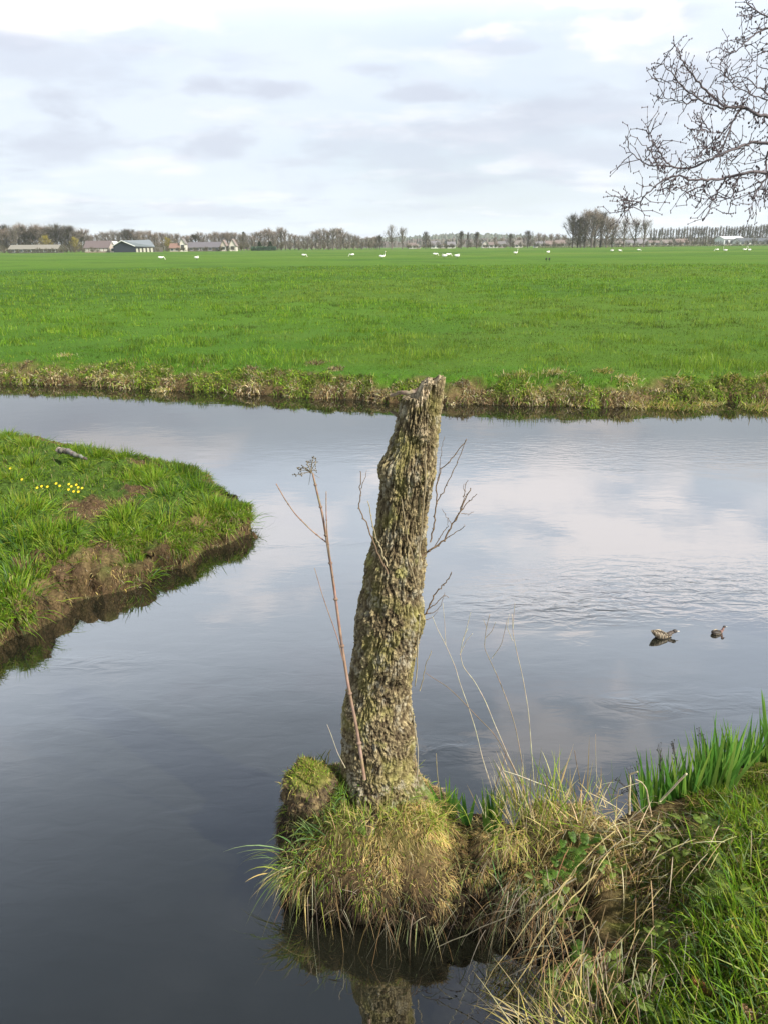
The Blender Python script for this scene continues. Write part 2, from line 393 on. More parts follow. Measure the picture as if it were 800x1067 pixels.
# ------------------------------------------------------------------ sampling helpers
def sample(n, x0, x1, y0, y1):
    return rng.uniform(x0, x1, n), rng.uniform(y0, y1, n)
def in_view(x, y, z=.3, m=60):
    P = np.stack([x, y, np.full_like(x, z)], 1) - CAM
    zc = P @ fw; px = 400 + (P @ rt) / zc * F; py = 533.5 - (P @ upv) / zc * F
    return (zc > .1) & (px > -m) & (px < 800 + m) & (py < 1067 + m * 2)

# ------------------------------------------------------------------ meadow grass (far bank side)
def meadow():
    mb = MB(); n = 330000
    u = rng.uniform(0, 1, n); r = 9 * (70 / 9) ** (u ** .85); a = np.radians(rng.uniform(-31, 31, n))
    x = r * np.sin(a); y = r * np.cos(a)
    z, S = ground(x, y)
    pn = fbm2(x, y, 1.1, 3, 60); pn2 = fbm2(x, y, .3, 2, 61)
    keep = (S[0] > .22 + .25 * pn) & (rng.uniform(0, 1, n) < .65 + .6 * pn)
    x, y, z, r, pn, pn2 = [q[keep] for q in (x, y, z, r, pn, pn2)]; sd = S[0][keep]; n = len(x)
    pm = fbm2(x, y * 1.6, .9, 3, 66); C_dark = pm < -.12
    Lh = (.035 + .10 * np.clip(1.3 * pm + pn * .8 + .3, 0, 1.2)) * rng.uniform(.6, 1.4, n) * (1 + .35 * sm((r - 12) / 30))
    C = pal(n, [G_FRESH, G_MID, G_DARK, G_YEL], [.42, .36, .08, .14], .15)
    pq = fbm2(x, y * 1.4, 3.2, 2, 68); pw = fbm2(x, y, .11, 4, 77); ty = np.clip(2.2 * pw - .5, 0, .25)[:, None]; C = C * (1 - ty) + np.array([.22, .24, .05]) * ty; C = C * np.clip(.80 + 1.0 * pm + .9 * pq, .28, 1.3)[:, None]; t = np.clip(.35 + pn2 * 1.1 + .5 * pn, 0, 1)[:, None]; C = C * (1 - .25 * t) + np.array(G_FRESH) * .25 * t * 1.1
    edge = sm((.9 - sd) / .8)
    st = rng.uniform(0, 1, n) < edge * .35
    C[st] = pal(st.sum(), [S_STRAW, S_BROWN, S_GREY], [.4, .35, .25])
    mb.add(*blades(np.stack([x, y, z - .01], 1), cone_dirs(n, .5), Lh, np.interp(r, [9, 20, 70], [.006, .011, .03]), rng.uniform(.0, .5, n), C, 2))
    o = mb.build('meadow_grass', M_GRASS)
    tag(o, 'short bright green meadow grass beyond the ditch', 'grass', kind='stuff')
meadow()
def far_bank():
    # straw, tussocks and herbs on the far bank slope
    mb = MB()
    P, Nn, Sd = surf(150000, FV & (FC[:, 1] > 7.5) & (FS[0] > -.03) & (FS[0] < 1.3) & (FC[:, 2] > .0))
    sd = Sd[0]; x, y, z = P.T; pn = fbm2(x, y, 2.4, 3, 70); pf = fbm2(x, y, 7, 2, 73); pr = sm((x + 1) / 5)
    keep = (sd < .42 + .45 * pn) & (rng.uniform(0, 1, len(x)) < .5 + .9 * pf + .3 * sm(z / .1)); P, Nn, sd, pn, pf, pr = [q[keep] for q in (P, Nn, sd, pn, pf, pr)]; n = len(P); z = P[:, 2]
    green = rng.uniform(0, 1, n) < np.clip(.55 + 1.1 * pn + .7 * (sd - .2) + .15 * pr, .1, .96)
    C = np.where(green[:, None], pal(n, [G_MID, G_FRESH, G_YEL, (.11, .13, .035)], [.25, .15, .25, .35]), pal(n, [S_BROWN, S_STRAW, S_GREY, (.09, .06, .035), S_PALE], [.28, .24, .14, .22, .12]))
    C = C * np.clip(1 + .8 * pf, .45, 1.5)[:, None]
    D = Nn * .7 + rng.normal(0, .55, (n, 3)); D[:, 2] += .35
    mb.add(*blades(P, D, rng.uniform(.03, .10, n) * (1 + .8 * np.clip(pf, 0, 1)), .008, rng.uniform(.2, 1.3, n), C, 2))
    # pale tussocks, more of them to the right
    tc_ = [(-.0 + onz(px, py, .15)[0], onz(px, py, .15)[1], s, k) for px, py, s, k in
           [(70, 378, .6, 0), (218, 383, .6, 1), (330, 386, .7, 1), (350, 392, .6, 1), (540, 400, 1, 0), (556, 408, .9, 0), (575, 397, .9, 0), (588, 408, .7, 0), (604, 410, .8, 0), (652, 404, .8, 0), (664, 412, .9, 0), (690, 412, 1.0, 2), (706, 404, .8, 0), (716, 414, .9, 2), (738, 410, .7, 0), (790, 414, 1, 2), (800, 400, .7, 0), (480, 405, .6, 1), (505, 408, .7, 1), (30, 385, .5, 1), (140, 392, .6, 1), (168, 397, .5, 0), (262, 392, .6, 1), (290, 396, .5, 1), (628, 396, .7, 2), (762, 402, .8, 2)]]
    for cx, cy, s, k in tc_:
        n = 240; a = rng.normal(0, .10 * s, n); b = rng.normal(0, .08, n); xx = cx + a; yy = cy + b
        zz = gz(xx, yy)
        cols = [[S_STRAW, S_PALE, S_GOLD, G_YEL], [S_BROWN, S_GREY, S_STRAW, (.14, .09, .05)], [G_YEL, G_MID, S_STRAW, S_GOLD]][k]
        D = cone_dirs(n, .6); D[:, 1] -= .45
        mb.add(*blades(np.stack([xx, yy, np.maximum(zz, .03) - .01], 1), D, rng.uniform(.10, .21, n) * s, .008, rng.uniform(.2, 1.0, n), pal(n, cols), 3))
    o = mb.build('bank_grass', M_STRAW)
    tag(o, 'rough mixed straw and green growth along the far ditch bank', 'grass', kind='stuff')
far_bank()

# ------------------------------------------------------------------ peninsula grass
def peninsula():
    mb = MB(); ms = MB()
    bare = [(*onz(105, 522, .3)[:2], .30), (*onz(75, 535, .3)[:2], .22), (*onz(140, 497, .3)[:2], .2), (*onz(50, 575, .27)[:2], .14), (*onz(110, 557, .28)[:2], .13), (*onz(120, 582, .24)[:2], .16), (*onz(150, 570, .24)[:2], .10), (*onz(85, 590, .24)[:2], .13), (*onz(175, 572, .22)[:2], .1), (*onz(155, 478, .3)[:2], .12)]
    n = 70000
    x = rng.uniform(-5, -.5, n); y = rng.uniform(2.9, 8, n); z, S = ground(x, y); sd = S[1]
    keep = (sd > .03) & in_view(x, y, .3, 40)
    x, y, z, sd = [q[keep] for q in (x, y, z, sd)]
    bz = np.ones(len(x))
    bare = list(BARE)
    for bx, by, br in bare: bz = np.minimum(bz, sm((np.hypot((x - bx) / 1.4, y - by) / br - .6) / .6))
    pn = fbm2(x, y, 2.2, 3, 80)
    keep = rng.uniform(0, 1, len(x)) < bz * (.6 + .6 * pn) + .05
    x, y, z, sd, pn = [q[keep] for q in (x, y, z, sd, pn)]; n = len(x)
    C = pal(n, [G_FRESH, G_MID, G_YEL, G_DARK, S_STRAW], [.38, .26, .22, .06, .08], .15)
    mb.add(*blades(np.stack([x, y, z - .01], 1), cone_dirs(n, .55), rng.uniform(.04, .09, n) * (1 + .5 * pn), .0045, rng.uniform(.1, .7, n), C, 3))
    # lush tufts
    T = []
    for px, py, s in [(185, 485, 1.2), (165, 492, 1.1), (205, 497, 1.2), (222, 512, 1.2), (240, 510, 1.1), (230, 530, 1.2), (205, 522, 1), (190, 545, 1.1), (215, 548, 1), (150, 540, 1.1), (130, 535, 1.0), (115, 545, .9), (170, 530, 1), (175, 510, 1.1), (250, 522, .9), (140, 558, .9), (160, 562, .8), (190, 562, .8), (20, 560, 1.2), (45, 552, 1.2), (5, 540, 1.3), (30, 530, 1.2), (60, 560, 1), (10, 600, 1.2), (35, 610, 1.1), (55, 622, 1), (15, 630, 1.2), (40, 635, 1), (5, 650, 1.1), (20, 580, 1.2), (100, 600, .6), (115, 596, .7), (135, 590, .7), (80, 470, .9), (30, 480, 1), (10, 500, 1.1), (125, 475, .8), (200, 475, .9), (145, 585, .7), (105, 575, .7), (238, 540, .9), (248, 532, .8), (20, 520, 1), (252, 530, 0.9)]:
        q = onz(px, py, .3); T.append((q[0], q[1], s))
    fq = onz(80, 503, .33)
    for _ in range(150):
        xx, yy = rng.uniform(-4.5, -.8), rng.uniform(3, 7.2)
        if math.hypot((xx - fq[0]) / 1.6, yy - fq[1]) < .3: continue
        T.append((xx, yy, rng.uniform(.6, 1.1)))
    T = np.array(T); tz, tS = ground(T[:, 0], T[:, 1])
    for (cx, cy, s), cz, sd in zip(T, tz, tS[1]):
        if sd < .03: continue
        if min(math.hypot((cx - bx) / 1.4, cy - by) / br for bx, by, br in bare) < .9: continue
        n = int(260 * s); rr = rng.normal(0, .06 * s, (n, 2)); xx = cx + rr[:, 0]; yy = cy + rr[:, 1]
        k = rng.uniform(0, 1)
        C = pal(n, [G_FRESH, G_MID, G_YEL, G_BLUE], [.46, .10, .40, .04] if k < .6 else [.38, .34, .13, .15], .14)
        az = np.arctan2(rr[:, 1], rr[:, 0]) + rng.normal(0, .6, n); sp = np.clip(np.hypot(rr[:, 0], rr[:, 1]) / .06 / s * .45 + rng.normal(0, .18, n), 0, 1.2)
        D = np.stack([np.cos(az) * np.sin(sp), np.sin(az) * np.sin(sp), np.cos(sp)], 1)
        zz = gz(xx, yy)
        mb.add(*blades(np.stack([xx, yy, np.maximum(zz, cz - .08) - .01], 1), D, rng.uniform(.09, .17, n) * s, .0045, rng.uniform(.1, .8, n), C, 4, tip=C * 1.15))
    P, Nn, Sd = surf(60000, FV & (FC[:, 0] < -.3) & (FC[:, 0] > -5) & (FC[:, 1] < 7) & (FS[1] > -.04) & (FS[1] < .22) & (FC[:, 2] > .07))
    pn = fbm2(P[:, 0], P[:, 1], 3.0, 3, 84); pxx = 400 + ((P - CAM) @ rt) / ((P - CAM) @ fw) * F
    w = sm((pn - .12 + .45 * sm((70 - pxx) / 40) + .30 * sm((pxx - 150) / 60) + .8 * (P[:, 2] - .17)) / .22); k_ = rng.uniform(0, 1, len(P)) < w * .6; P, Nn = P[k_], Nn[k_]; n = len(P)
    C = pal(n, [G_FRESH, G_MID, G_YEL, S_STRAW, (.16, .18, .04)], [.32, .22, .22, .08, .16], .16); D = Nn * .6 + rng.normal(0, .35, (n, 3)); D[:, 2] += .7
    mb.add(*blades(P, D, rng.uniform(.04, .10, n), .0042, rng.uniform(.3, 1.3, n), C, 3))
    o = mb.build('peninsula_grass', M_GRASS)
    tag(o, 'lush tufted green grass covering the small spit of land', 'grass', kind='stuff')
    # root mats / dry thatch hanging on the bank edge and round the bare soil
    P, Nn, Sd = surf(110000, FV & (FC[:, 0] < -.3) & (FC[:, 0] > -5) & (FC[:, 1] < 7) & (FS[1] > -.05) & (FC[:, 2] > .0))
    x, y, z = P.T; sd = Sd[1]; near_b = np.zeros(len(x))
    for bx, by, br in bare: near_b = np.maximum(near_b, 1 - sm((np.hypot((x - bx) / 1.4, y - by) / br - .5) / .8))
    w = np.clip(sm((.75 - Nn[:, 2]) / .3) + near_b * .8 + .1 * (sd < .12), 0, 1); keep = rng.uniform(0, 1, len(x)) < w
    P, Nn, sd = P[keep], Nn[keep], sd[keep]; n = len(P); pn = fbm2(P[:, 0], P[:, 1], 7, 3, 82); steep = sm((.7 - Nn[:, 2]) / .3)
    C = pal(n, [(.16, .105, .05), S_GREY, (.085, .055, .03), S_STRAW, S_GOLD, (.13, .15, .035)], [.36, .05, .34, .05, .08, .12]) * np.clip(1 + 1.2 * pn, .35, 1.6)[:, None]
    D = Nn * .5 + rng.normal(0, .6, (n, 3)); D[:, 2] -= .25 * steep
    ms.add(*blades(P, D, rng.uniform(.01, .038, n), .0028, rng.uniform(.2, 1.0, n), C, 2))
    o = ms.build('bank_thatch', M_STRAW)
    tag(o, 'brown matted roots and dead thatch on the eroded spit edge', 'dead grass', kind='stuff')
peninsula()

# ------------------------------------------------------------------ stump
YS = 1.93
def build_stump():
    prof = [(393, 441, 465), (400, 430, 464.5), (408, 422, 464), (416, 416, 463), (440, 411, 461), (458, 405, 458.5), (470, 402, 457), (480, 396, 456), (490, 392.5, 455), (503, 394, 453), (520, 391.5, 450), (537, 389.6, 447), (560, 386, 446.5), (582, 381, 447), (592, 377.5, 446), (604, 376, 444), (618, 373.5, 442), (640, 370, 441.5), (656, 368, 440), (674, 366, 437), (690, 363.5, 434.5), (717, 360, 430.5), (735, 355.5, 430), (746, 353.6, 432), (769, 354, 436), (791, 354.5, 434), (812, 353, 437), (835, 348, 441), (860, 342, 447)]
    zs = []; xl = []; xr = []
    for y, a, b in prof:
        pl = ony(a, y, YS); pr = ony(b, y, YS); zs.append((pl[2] + pr[2]) / 2); xl.append(pl[0]); xr.append(pr[0])
    zs = np.array(zs)[::-1]; xl = np.array(xl)[::-1]; xr = np.array(xr)[::-1]
    nV, nU = 1050, 420
    zz = np.linspace(zs[0], zs[-1], nV); l = np.interp(zz, zs, xl); r = np.interp(zz, zs, xr)
    k = np.ones(9) / 9; 
    def smooth(a): return np.convolve(np.pad(a, 4, mode='edge'), k, 'valid')
    l = smooth(l); r = smooth(r)
    cx = (l + r) / 2; rr = (r - l) / 2
    # the top 10 cm keeps the trunk's full girth: the jagged break is cut below
    jag = zz > zs[-4]
    z4 = zs[-4]
    rr = np.where(jag, np.interp(z4, zz, rr), rr); cx = np.where(jag, np.interp(z4, zz, cx) + (zz - z4) * .10, cx)
    th = np.linspace(0, 2 * math.pi, nU, endpoint=False)
    TH, ZZ = np.meshgrid(th, zz); CX = cx[:, None]; RR = rr[:, None]
    ux = np.cos(TH); uy = np.sin(TH)
    P3 = np.stack([ux * .13, uy * .13, ZZ * np.ones_like(TH)], -1).reshape(-1, 3)
    low = fbm(P3 * np.array([7, 7, 5]), 3).reshape(TH.shape)
    warp = np.stack([perlin(P3 * 14 + 5), perlin(P3 * 14 + 25), perlin(P3 * 9 + 45)], 1) * .5
    Q3 = P3 * np.array([50, 50, 27]) + warp * 1.2
    d1, d2, idc = worley(Q3); e = (d2 - d1).reshape(TH.shape)
    Q4 = P3 * np.array([115, 115, 75]) + warp * 3 + fbm(P3 * 60, 2)[:, None] * .6
    f1, f2, _ = worley(Q4); e2 = (f2 - f1).reshape(TH.shape)
    fine = fbm(P3 * np.array([130, 130, 110]), 3, .6).reshape(TH.shape)
    ridge = 1 - np.abs(fbm(P3 * np.array([46, 46, 13]) + warp * 1.4, 4, .6)).reshape(TH.shape) * 2.6
    plate = sm(e / .28); plate2 = sm(e2 / .3)
    cell = (idc.reshape(TH.shape) % 17) / 17.
    rg2 = fbm(P3 * np.array([52, 52, 36]) + warp * 2, 5, .68).reshape(TH.shape); pit = sm((fbm(P3 * np.array([38, 38, 22]) + 70 + warp * 2, 3).reshape(TH.shape) - .22) / .25)
    disp = .005 * low + .0020 * (plate - .7) * (.3 + 1.2 * cell) + .0014 * (plate2 - .6) + .0022 * fine + .0024 * rg2 + .0044 * (ridge - .5) - .0032 * pit
    def KS(px, py, out=0.0):
        q = ony(px, py, YS); rl = np.interp(q[2], zz, rr); cl_ = np.interp(q[2], zz, cx)
        for _ in range(3):
            Yk = YS - math.sqrt(max(rl * rl - (q[0] - cl_) ** 2, (.25 * rl) ** 2)) - out; q = ony(px, py, Yk); rl = np.interp(q[2], zz, rr); cl_ = np.interp(q[2], zz, cx)
        return q
    # knobs: (px, py, radius m, height m)
    cols_knob = np.zeros_like(TH)
    for px, py, kr, kh in [(398, 488, .045, .016), (441, 452, .018, .010), (381, 590, .04, .012), (437, 652, .04, .020), (425, 765, .045, .022), (432, 500, .03, .012), (375, 652, .03, .010), (412, 585, .05, .010), (362, 745, .04, .012), (420, 700, .035, .008), (400, 620, .03, .008)]:
        K = KS(px, py)
        d = np.sqrt((CX + RR * ux - K[0]) ** 2 + (YS + RR * uy - K[1]) ** 2 + (ZZ - K[2]) ** 2)
        disp += kh * .7 * np.exp(-(d / kr) ** 2) + kh * .12 * np.exp(-(d / kr) ** 2) * np.sin(d * 420)
        if kr < .025: cols_knob = np.maximum(cols_knob, np.exp(-(d / kr) ** 4))
    # hollows
    for px, py, kr, kh in [(429, 464, .022, .020), (428, 583, .03, .010), (391, 638, .014, .02), (378, 656, .016, .018), (372, 700, .02, .008)]:
        K = KS(px, py)
        d = np.sqrt((CX + RR * ux - K[0]) ** 2 + (YS + RR * uy - K[1]) ** 2 + (ZZ - K[2]) ** 2)
        disp -= kh * .55 * np.exp(-(d / kr) ** 2)
    # root flare
    z_base = .25
    flare = .05 * np.exp(-np.maximum(ZZ - z_base, 0) / .05) * (.5 + .5 * np.cos(TH * 4 + 1.1))
    R = RR - .0075 + disp + flare
    X = CX + R * ux; Y = YS + R * uy; Zp = ZZ.copy()
    # jagged broken top: height limit as a function of position (tall splinter on the right, step down to the left)
    ztop_of = {}
    def lim(x, y):
        pxl = np.array([405, 414, 420, 425, 434, 440, 447, 452, 459, 466]); pyl = np.array([420, 418, 415, 413.5, 412, 399, 395, 397, 392, 393])
        xs_ = np.array([ony(a, b, YS)[0] for a, b in zip(pxl, pyl)]); zs_ = np.array([ony(a, b, YS)[2] for a, b in zip(pxl, pyl)])
        return np.interp(x, xs_, zs_) + .004 * np.sin(x * 190 + y * 60) * np.cos(y * 170) - .05 * np.clip(y - YS, 0, .2)
    Lm = lim(X, Y); over = Zp > Lm
    Zp = np.where(over, Lm - .002 * fine, Zp)
    # colour
    bark_l = np.array([.34, .275, .15]); bark_d = np.array([.06, .042, .025]); olive = np.array([.235, .215, .06]); grey = np.array([.36, .33, .25]); lich = np.array([.34, .32, .11])
    C = bark_d + (bark_l - bark_d) * (np.clip((.2 + .8 * plate * (.35 + .65 * plate2)) * (.75 + .35 * cell) * (.75 + .9 * rg2 + .6 * fine + .35 * ridge) * (1 - .55 * pit), 0, 1.2))[..., None]
    n1 = fbm(P3 * 9 + 3, 4).reshape(TH.shape)[..., None]; n2 = fbm(P3 * 16 + 30, 4).reshape(TH.shape)[..., None]; n3 = fbm(P3 * 30 + 60, 3).reshape(TH.shape)[..., None]
    hi = plate[..., None]
    C = C + (olive - C) * sm((n1 + .02) / .5) * .38
    C = C + (grey - C) * sm((n2 - .08) / .3) * .6 * hi
    C = C + (lich - C) * sm((n3 + .5 * n1 - .46) / .3) * .45 * (.4 + .6 * hi)
    for px, py, s in [(392, 645, .010), (413, 661, .012), (375, 691, .012), (363, 693, .010), (400, 784, .008), (427, 800, .008), (418, 598, .03), (436, 585, .025), (425, 555, .02), (405, 800, .03)]:
        K = KS(px, py)
        d = np.sqrt((X - K[0]) ** 2 + (Y - K[1]) ** 2 + (Zp - K[2]) ** 2)[..., None] * (1 + .5 * n3)
        C = C + (lich * .9 - C) * sm((s * .8 - d) / s * 2 + .6 * n2) * sm((s * 1.3 - d) / s * 2) * .65
    wood = np.array([.42, .34, .22])
    C = C + (wood * (1 + .5 * n3) - C) * (cols_knob[..., None] * .8)
    # bare wood face near the break
    K = KS(441, 409); bare = sm((.040 - np.sqrt(((X - K[0] - (Zp - K[2]) * .35) * 2.1) ** 2 + (Y - K[1]) ** 2 * .3 + (Zp - K[2]) ** 2 * .9)) / .006)[..., None]
    C = C + (np.array([.50, .40, .27]) * (1 + .4 * fine[..., None]) - C) * bare * .9
    C = C + (wood * .8 * (1 + .6 * fine[..., None]) - C) * over[..., None] * .8
    moss = np.array([.10, .17, .02])
    C = C + (moss - C) * (sm((z_base + .09 - Zp) / .1)[..., None] * sm((n2 + .25) / .3) * .8)
    C = np.clip(C * 1.0, .01, .8)
    V = np.stack([X, Y, Zp], -1).reshape(-1, 3); C = C.reshape(-1, 3)
    i = np.arange(nV - 1)[:, None] * nU; j = np.arange(nU)[None, :]; kq = (j + 1) % nU
    Q = np.stack([i + j, i + kq, i + nU + kq, i + nU + j], -1).reshape(-1, 4)
    # close the top with concentric rings that stay on the break surface
    rings = 24; base = (nV - 1) * nU; Vt = []; Ct = []; Qt = []
    cxt, cyt = X[-1].mean(), Y[-1].mean(); prev = base + np.arange(nU)
    nxt0 = len(V)
    for q in range(1, rings):
        f = 1 - q / rings
        xx = cxt + (X[-1] - cxt) * f; yy = cyt + (Y[-1] - cyt) * f
        nn = fbm(np.stack([xx * 160, yy * 25, np.zeros_like(xx)], 1), 3)
        z_ = lim(xx, yy) - .003 - .006 * nn
        Vt.append(np.stack([xx, yy, z_], 1)); Ct.append(np.clip(wood * (1 + .7 * nn[:, None]), .05, .7))
        cur = nxt0 + (q - 1) * nU + np.arange(nU)
        Qt.append(np.stack([prev, np.roll(prev, -1), np.roll(cur, -1), cur], 1)); prev = cur
    V = np.vstack([V] + Vt); C = np.vstack([C] + Ct)
    root = empty('tree_stump', (cx[0], YS, .2))
    org = np.array([cx[0], YS, .2])
    tag(root, 'tall leaning broken tree stump with rough lichened bark at the water edge', 'tree stump')
    t = link_mesh('trunk', V - org, [Q] + Qt, M_BARK, C, True, root)
    # --- shoots on the trunk
    brn = (.16, .11, .07); pale = (.30, .25, .15)
    def shoot(pts, r0, Yo, c=brn, r1=None, wob=0.0012):
        """polyline in photo space, each point at its own distance"""
        mbs = MB(); P = []
        for q in pts:
            Y_ = q[2] if len(q) > 2 else Yo
            P.append(ony(q[0], q[1], Y_))
        P = np.array(P); tt = np.linspace(0, len(P) - 1, len(P) * 4)
        P = np.stack([np.interp(tt, np.arange(len(P)), P[:, a]) for a in range(3)], 1)
        P[1:-1] += rng.normal(0, wob, (len(P) - 2, 3))
        return P, np.linspace(r0, r1 if r1 else r0 * .45, len(P))
    def shoot_part(lines, name='shoot'):
        m_ = MB()
        for pts, r0, Yo, c in lines:
            P, R_ = shoot(pts, r0, Yo, c); m_.tube(P, R_, c, 5)
            for q in range(3, len(P), 3):
                m_.ball(P[q] + rng.normal(0, .001, 3), (R_[q] * 1.5,) * 3, c, 6, 4)
        o = m_.build(name, M_TWIG, None, True, origin=org); o.location = (0, 0, 0); o.parent = root
    YR = YS - .03
    shoot_part([([(438, 580), (452, 570), (462, 563), (470, 548), (478, 535), (485, 518), (490, 510)], .0030, YR, brn),
                ([(470, 548), (480, 532), (490, 520), (496, 515)], .0018, YR, brn), ([(462, 563), (472, 556), (482, 550), (484, 547)], .0014, YR, brn),
                ([(478, 535), (483, 520), (484, 508), (487, 500)], .0013, YR, brn), ([(452, 570), (460, 556), (466, 548), (466, 540)], .0014, YR, brn),
                ([(485, 518), (482, 508), (484, 503)], .001, YR, brn), ([(471, 547), (464, 538), (460, 530)], .0010, YR, brn), ([(480, 535), (488, 536), (493, 533)], .0010, YR, brn)])
    shoot_part([([(448, 565), (452, 545), (454, 525), (455, 505), (459, 490), (470, 478), (480, 465), (486, 458)], .0022, YR - .03, brn),
                ([(454, 525), (463, 510), (472, 490), (480, 472), (486, 457)], .0016, YR - .03, brn), ([(455, 505), (458, 488), (459, 470), (463, 455)], .0010, YR - .03, brn)])
    shoot_part([([(440, 645), (446, 635), (452, 620), (460, 611), (468, 602), (470, 596)], .0026, YR, brn), ([(446, 635), (455, 628), (462, 620), (467, 622)], .0015, YR, brn), ([(443, 640), (452, 638), (460, 630), (463, 618)], .0012, YR, brn),
                ([(441, 646), (450, 644), (456, 636)], .001, YR, brn)])
    shoot_part([([(404, 598), (396, 582), (387, 560), (382, 545), (374, 530), (376, 510), (376, 492)], .0024, YS - .15, brn), ([(376, 510), (380, 500), (382, 490)], .0010, YS - .15, brn)])
    shoot_part([([(403, 590), (397, 572), (391, 558), (387, 540), (383, 522)], .0024, YS - .17, pale)])
    shoot_part([([(437, 720), (441, 705), (444, 690), (448, 682), (449, 678)], .0014, YR, pale)])
    for pts, r0, c in [([(443, 470), (443, 500), (441, 525), (439, 550), (437, 570), (434, 600)], .0030, (.25, .20, .12)), ([(418, 520), (421, 540), (424, 560), (430, 580), (436, 610)], .0020, (.25, .2, .12)), ([(430, 560), (424, 580), (432, 605), (438, 630)], .0020, (.27, .22, .13)), ([(437, 640), (435, 670), (434, 700), (432, 715)], .0028, (.33, .29, .20)), ([(430, 745), (435, 780), (435, 815), (438, 835)], .0025, (.30, .27, .2))]:
        m_ = MB(); P = np.array([KS(px, py, .006) for px, py in pts]); tt = np.linspace(0, len(P) - 1, len(P) * 5); P = np.stack([np.interp(tt, np.arange(len(P)), P[:, a_]) for a_ in range(3)], 1); P += rng.normal(0, .0006, P.shape)
        m_.tube(P, np.linspace(r0, r0 * .6, len(P)), c, 6); o = m_.build('climbing_stem', M_TWIG, None, True, origin=org); o.location = (0, 0, 0); o.parent = root
    # rotten knob of root on the left of the foot
    m_ = MB(); K = ony(323, 820, 1.87)
    nU2, nV2 = 220, 160
    th = np.linspace(0, 2 * math.pi, nU2, endpoint=False); ph = np.linspace(.02, math.pi - .02, nV2)
    B = np.array([[math.sin(p_) * math.cos(t_), math.sin(p_) * math.sin(t_), math.cos(p_)] for p_ in ph for t_ in th])
    cr = sm(.5 + 1.0 * fbm(B * 5.5, 4, .6)); f = 1 + .26 * fbm(B * 1.6 + 2, 2) + .05 * fbm(B * 6, 4, .6)
    VV = B * f[:, None] * np.array([.082, .085, .072]) + K
    CC = np.clip(np.array([.06, .045, .03]) + (np.array([.24, .19, .11]) - .05) * (cr * (.6 + .5 * fbm(B * 6, 2)))[:, None], .02, .5)
    mz = sm((B[:, 2] - .45) / .3)[:, None]; CC = CC * (1 - mz * .6) + np.array([.16, .18, .03]) * mz * .6
    Qb = [(i * nU2 + j, (i + 1) * nU2 + j, (i + 1) * nU2 + (j + 1) % nU2, i * nU2 + (j + 1) % nU2) for i in range(nV2 - 1) for j in range(nU2)]
    ids = rng.integers(0, len(VV), 3600); bb = B[ids]; tp = (bb[:, 2] > .62 + .16 * rng.normal(0, 1, len(ids)))
    ch = np.where(tp[:, None], pal(len(ids), [G_YEL, S_GOLD, (.25, .25, .05), G_FRESH], None, .15), pal(len(ids), [(.10, .07, .04), S_BROWN, (.16, .14, .06)], [.5, .25, .25], .2))
    hr = MB(); hr.add(*blades(VV[ids], bb + rng.normal(0, .5, bb.shape) + [0, 0, .3], rng.uniform(.006, .014, len(ids)) * (1 + 1.3 * tp), .0018, rng.uniform(.2, 1.2, len(ids)), ch, 2)); oh = hr.build('moss', M_STRAW, None, False, origin=org); oh.location = (0, 0, 0); oh.parent = root
    m_.add(VV, Qb, None, CC); o = m_.build('root_burl', M_BARK, None, True, origin=org); o.location = (0, 0, 0); o.parent = root
    return root
build_stump()

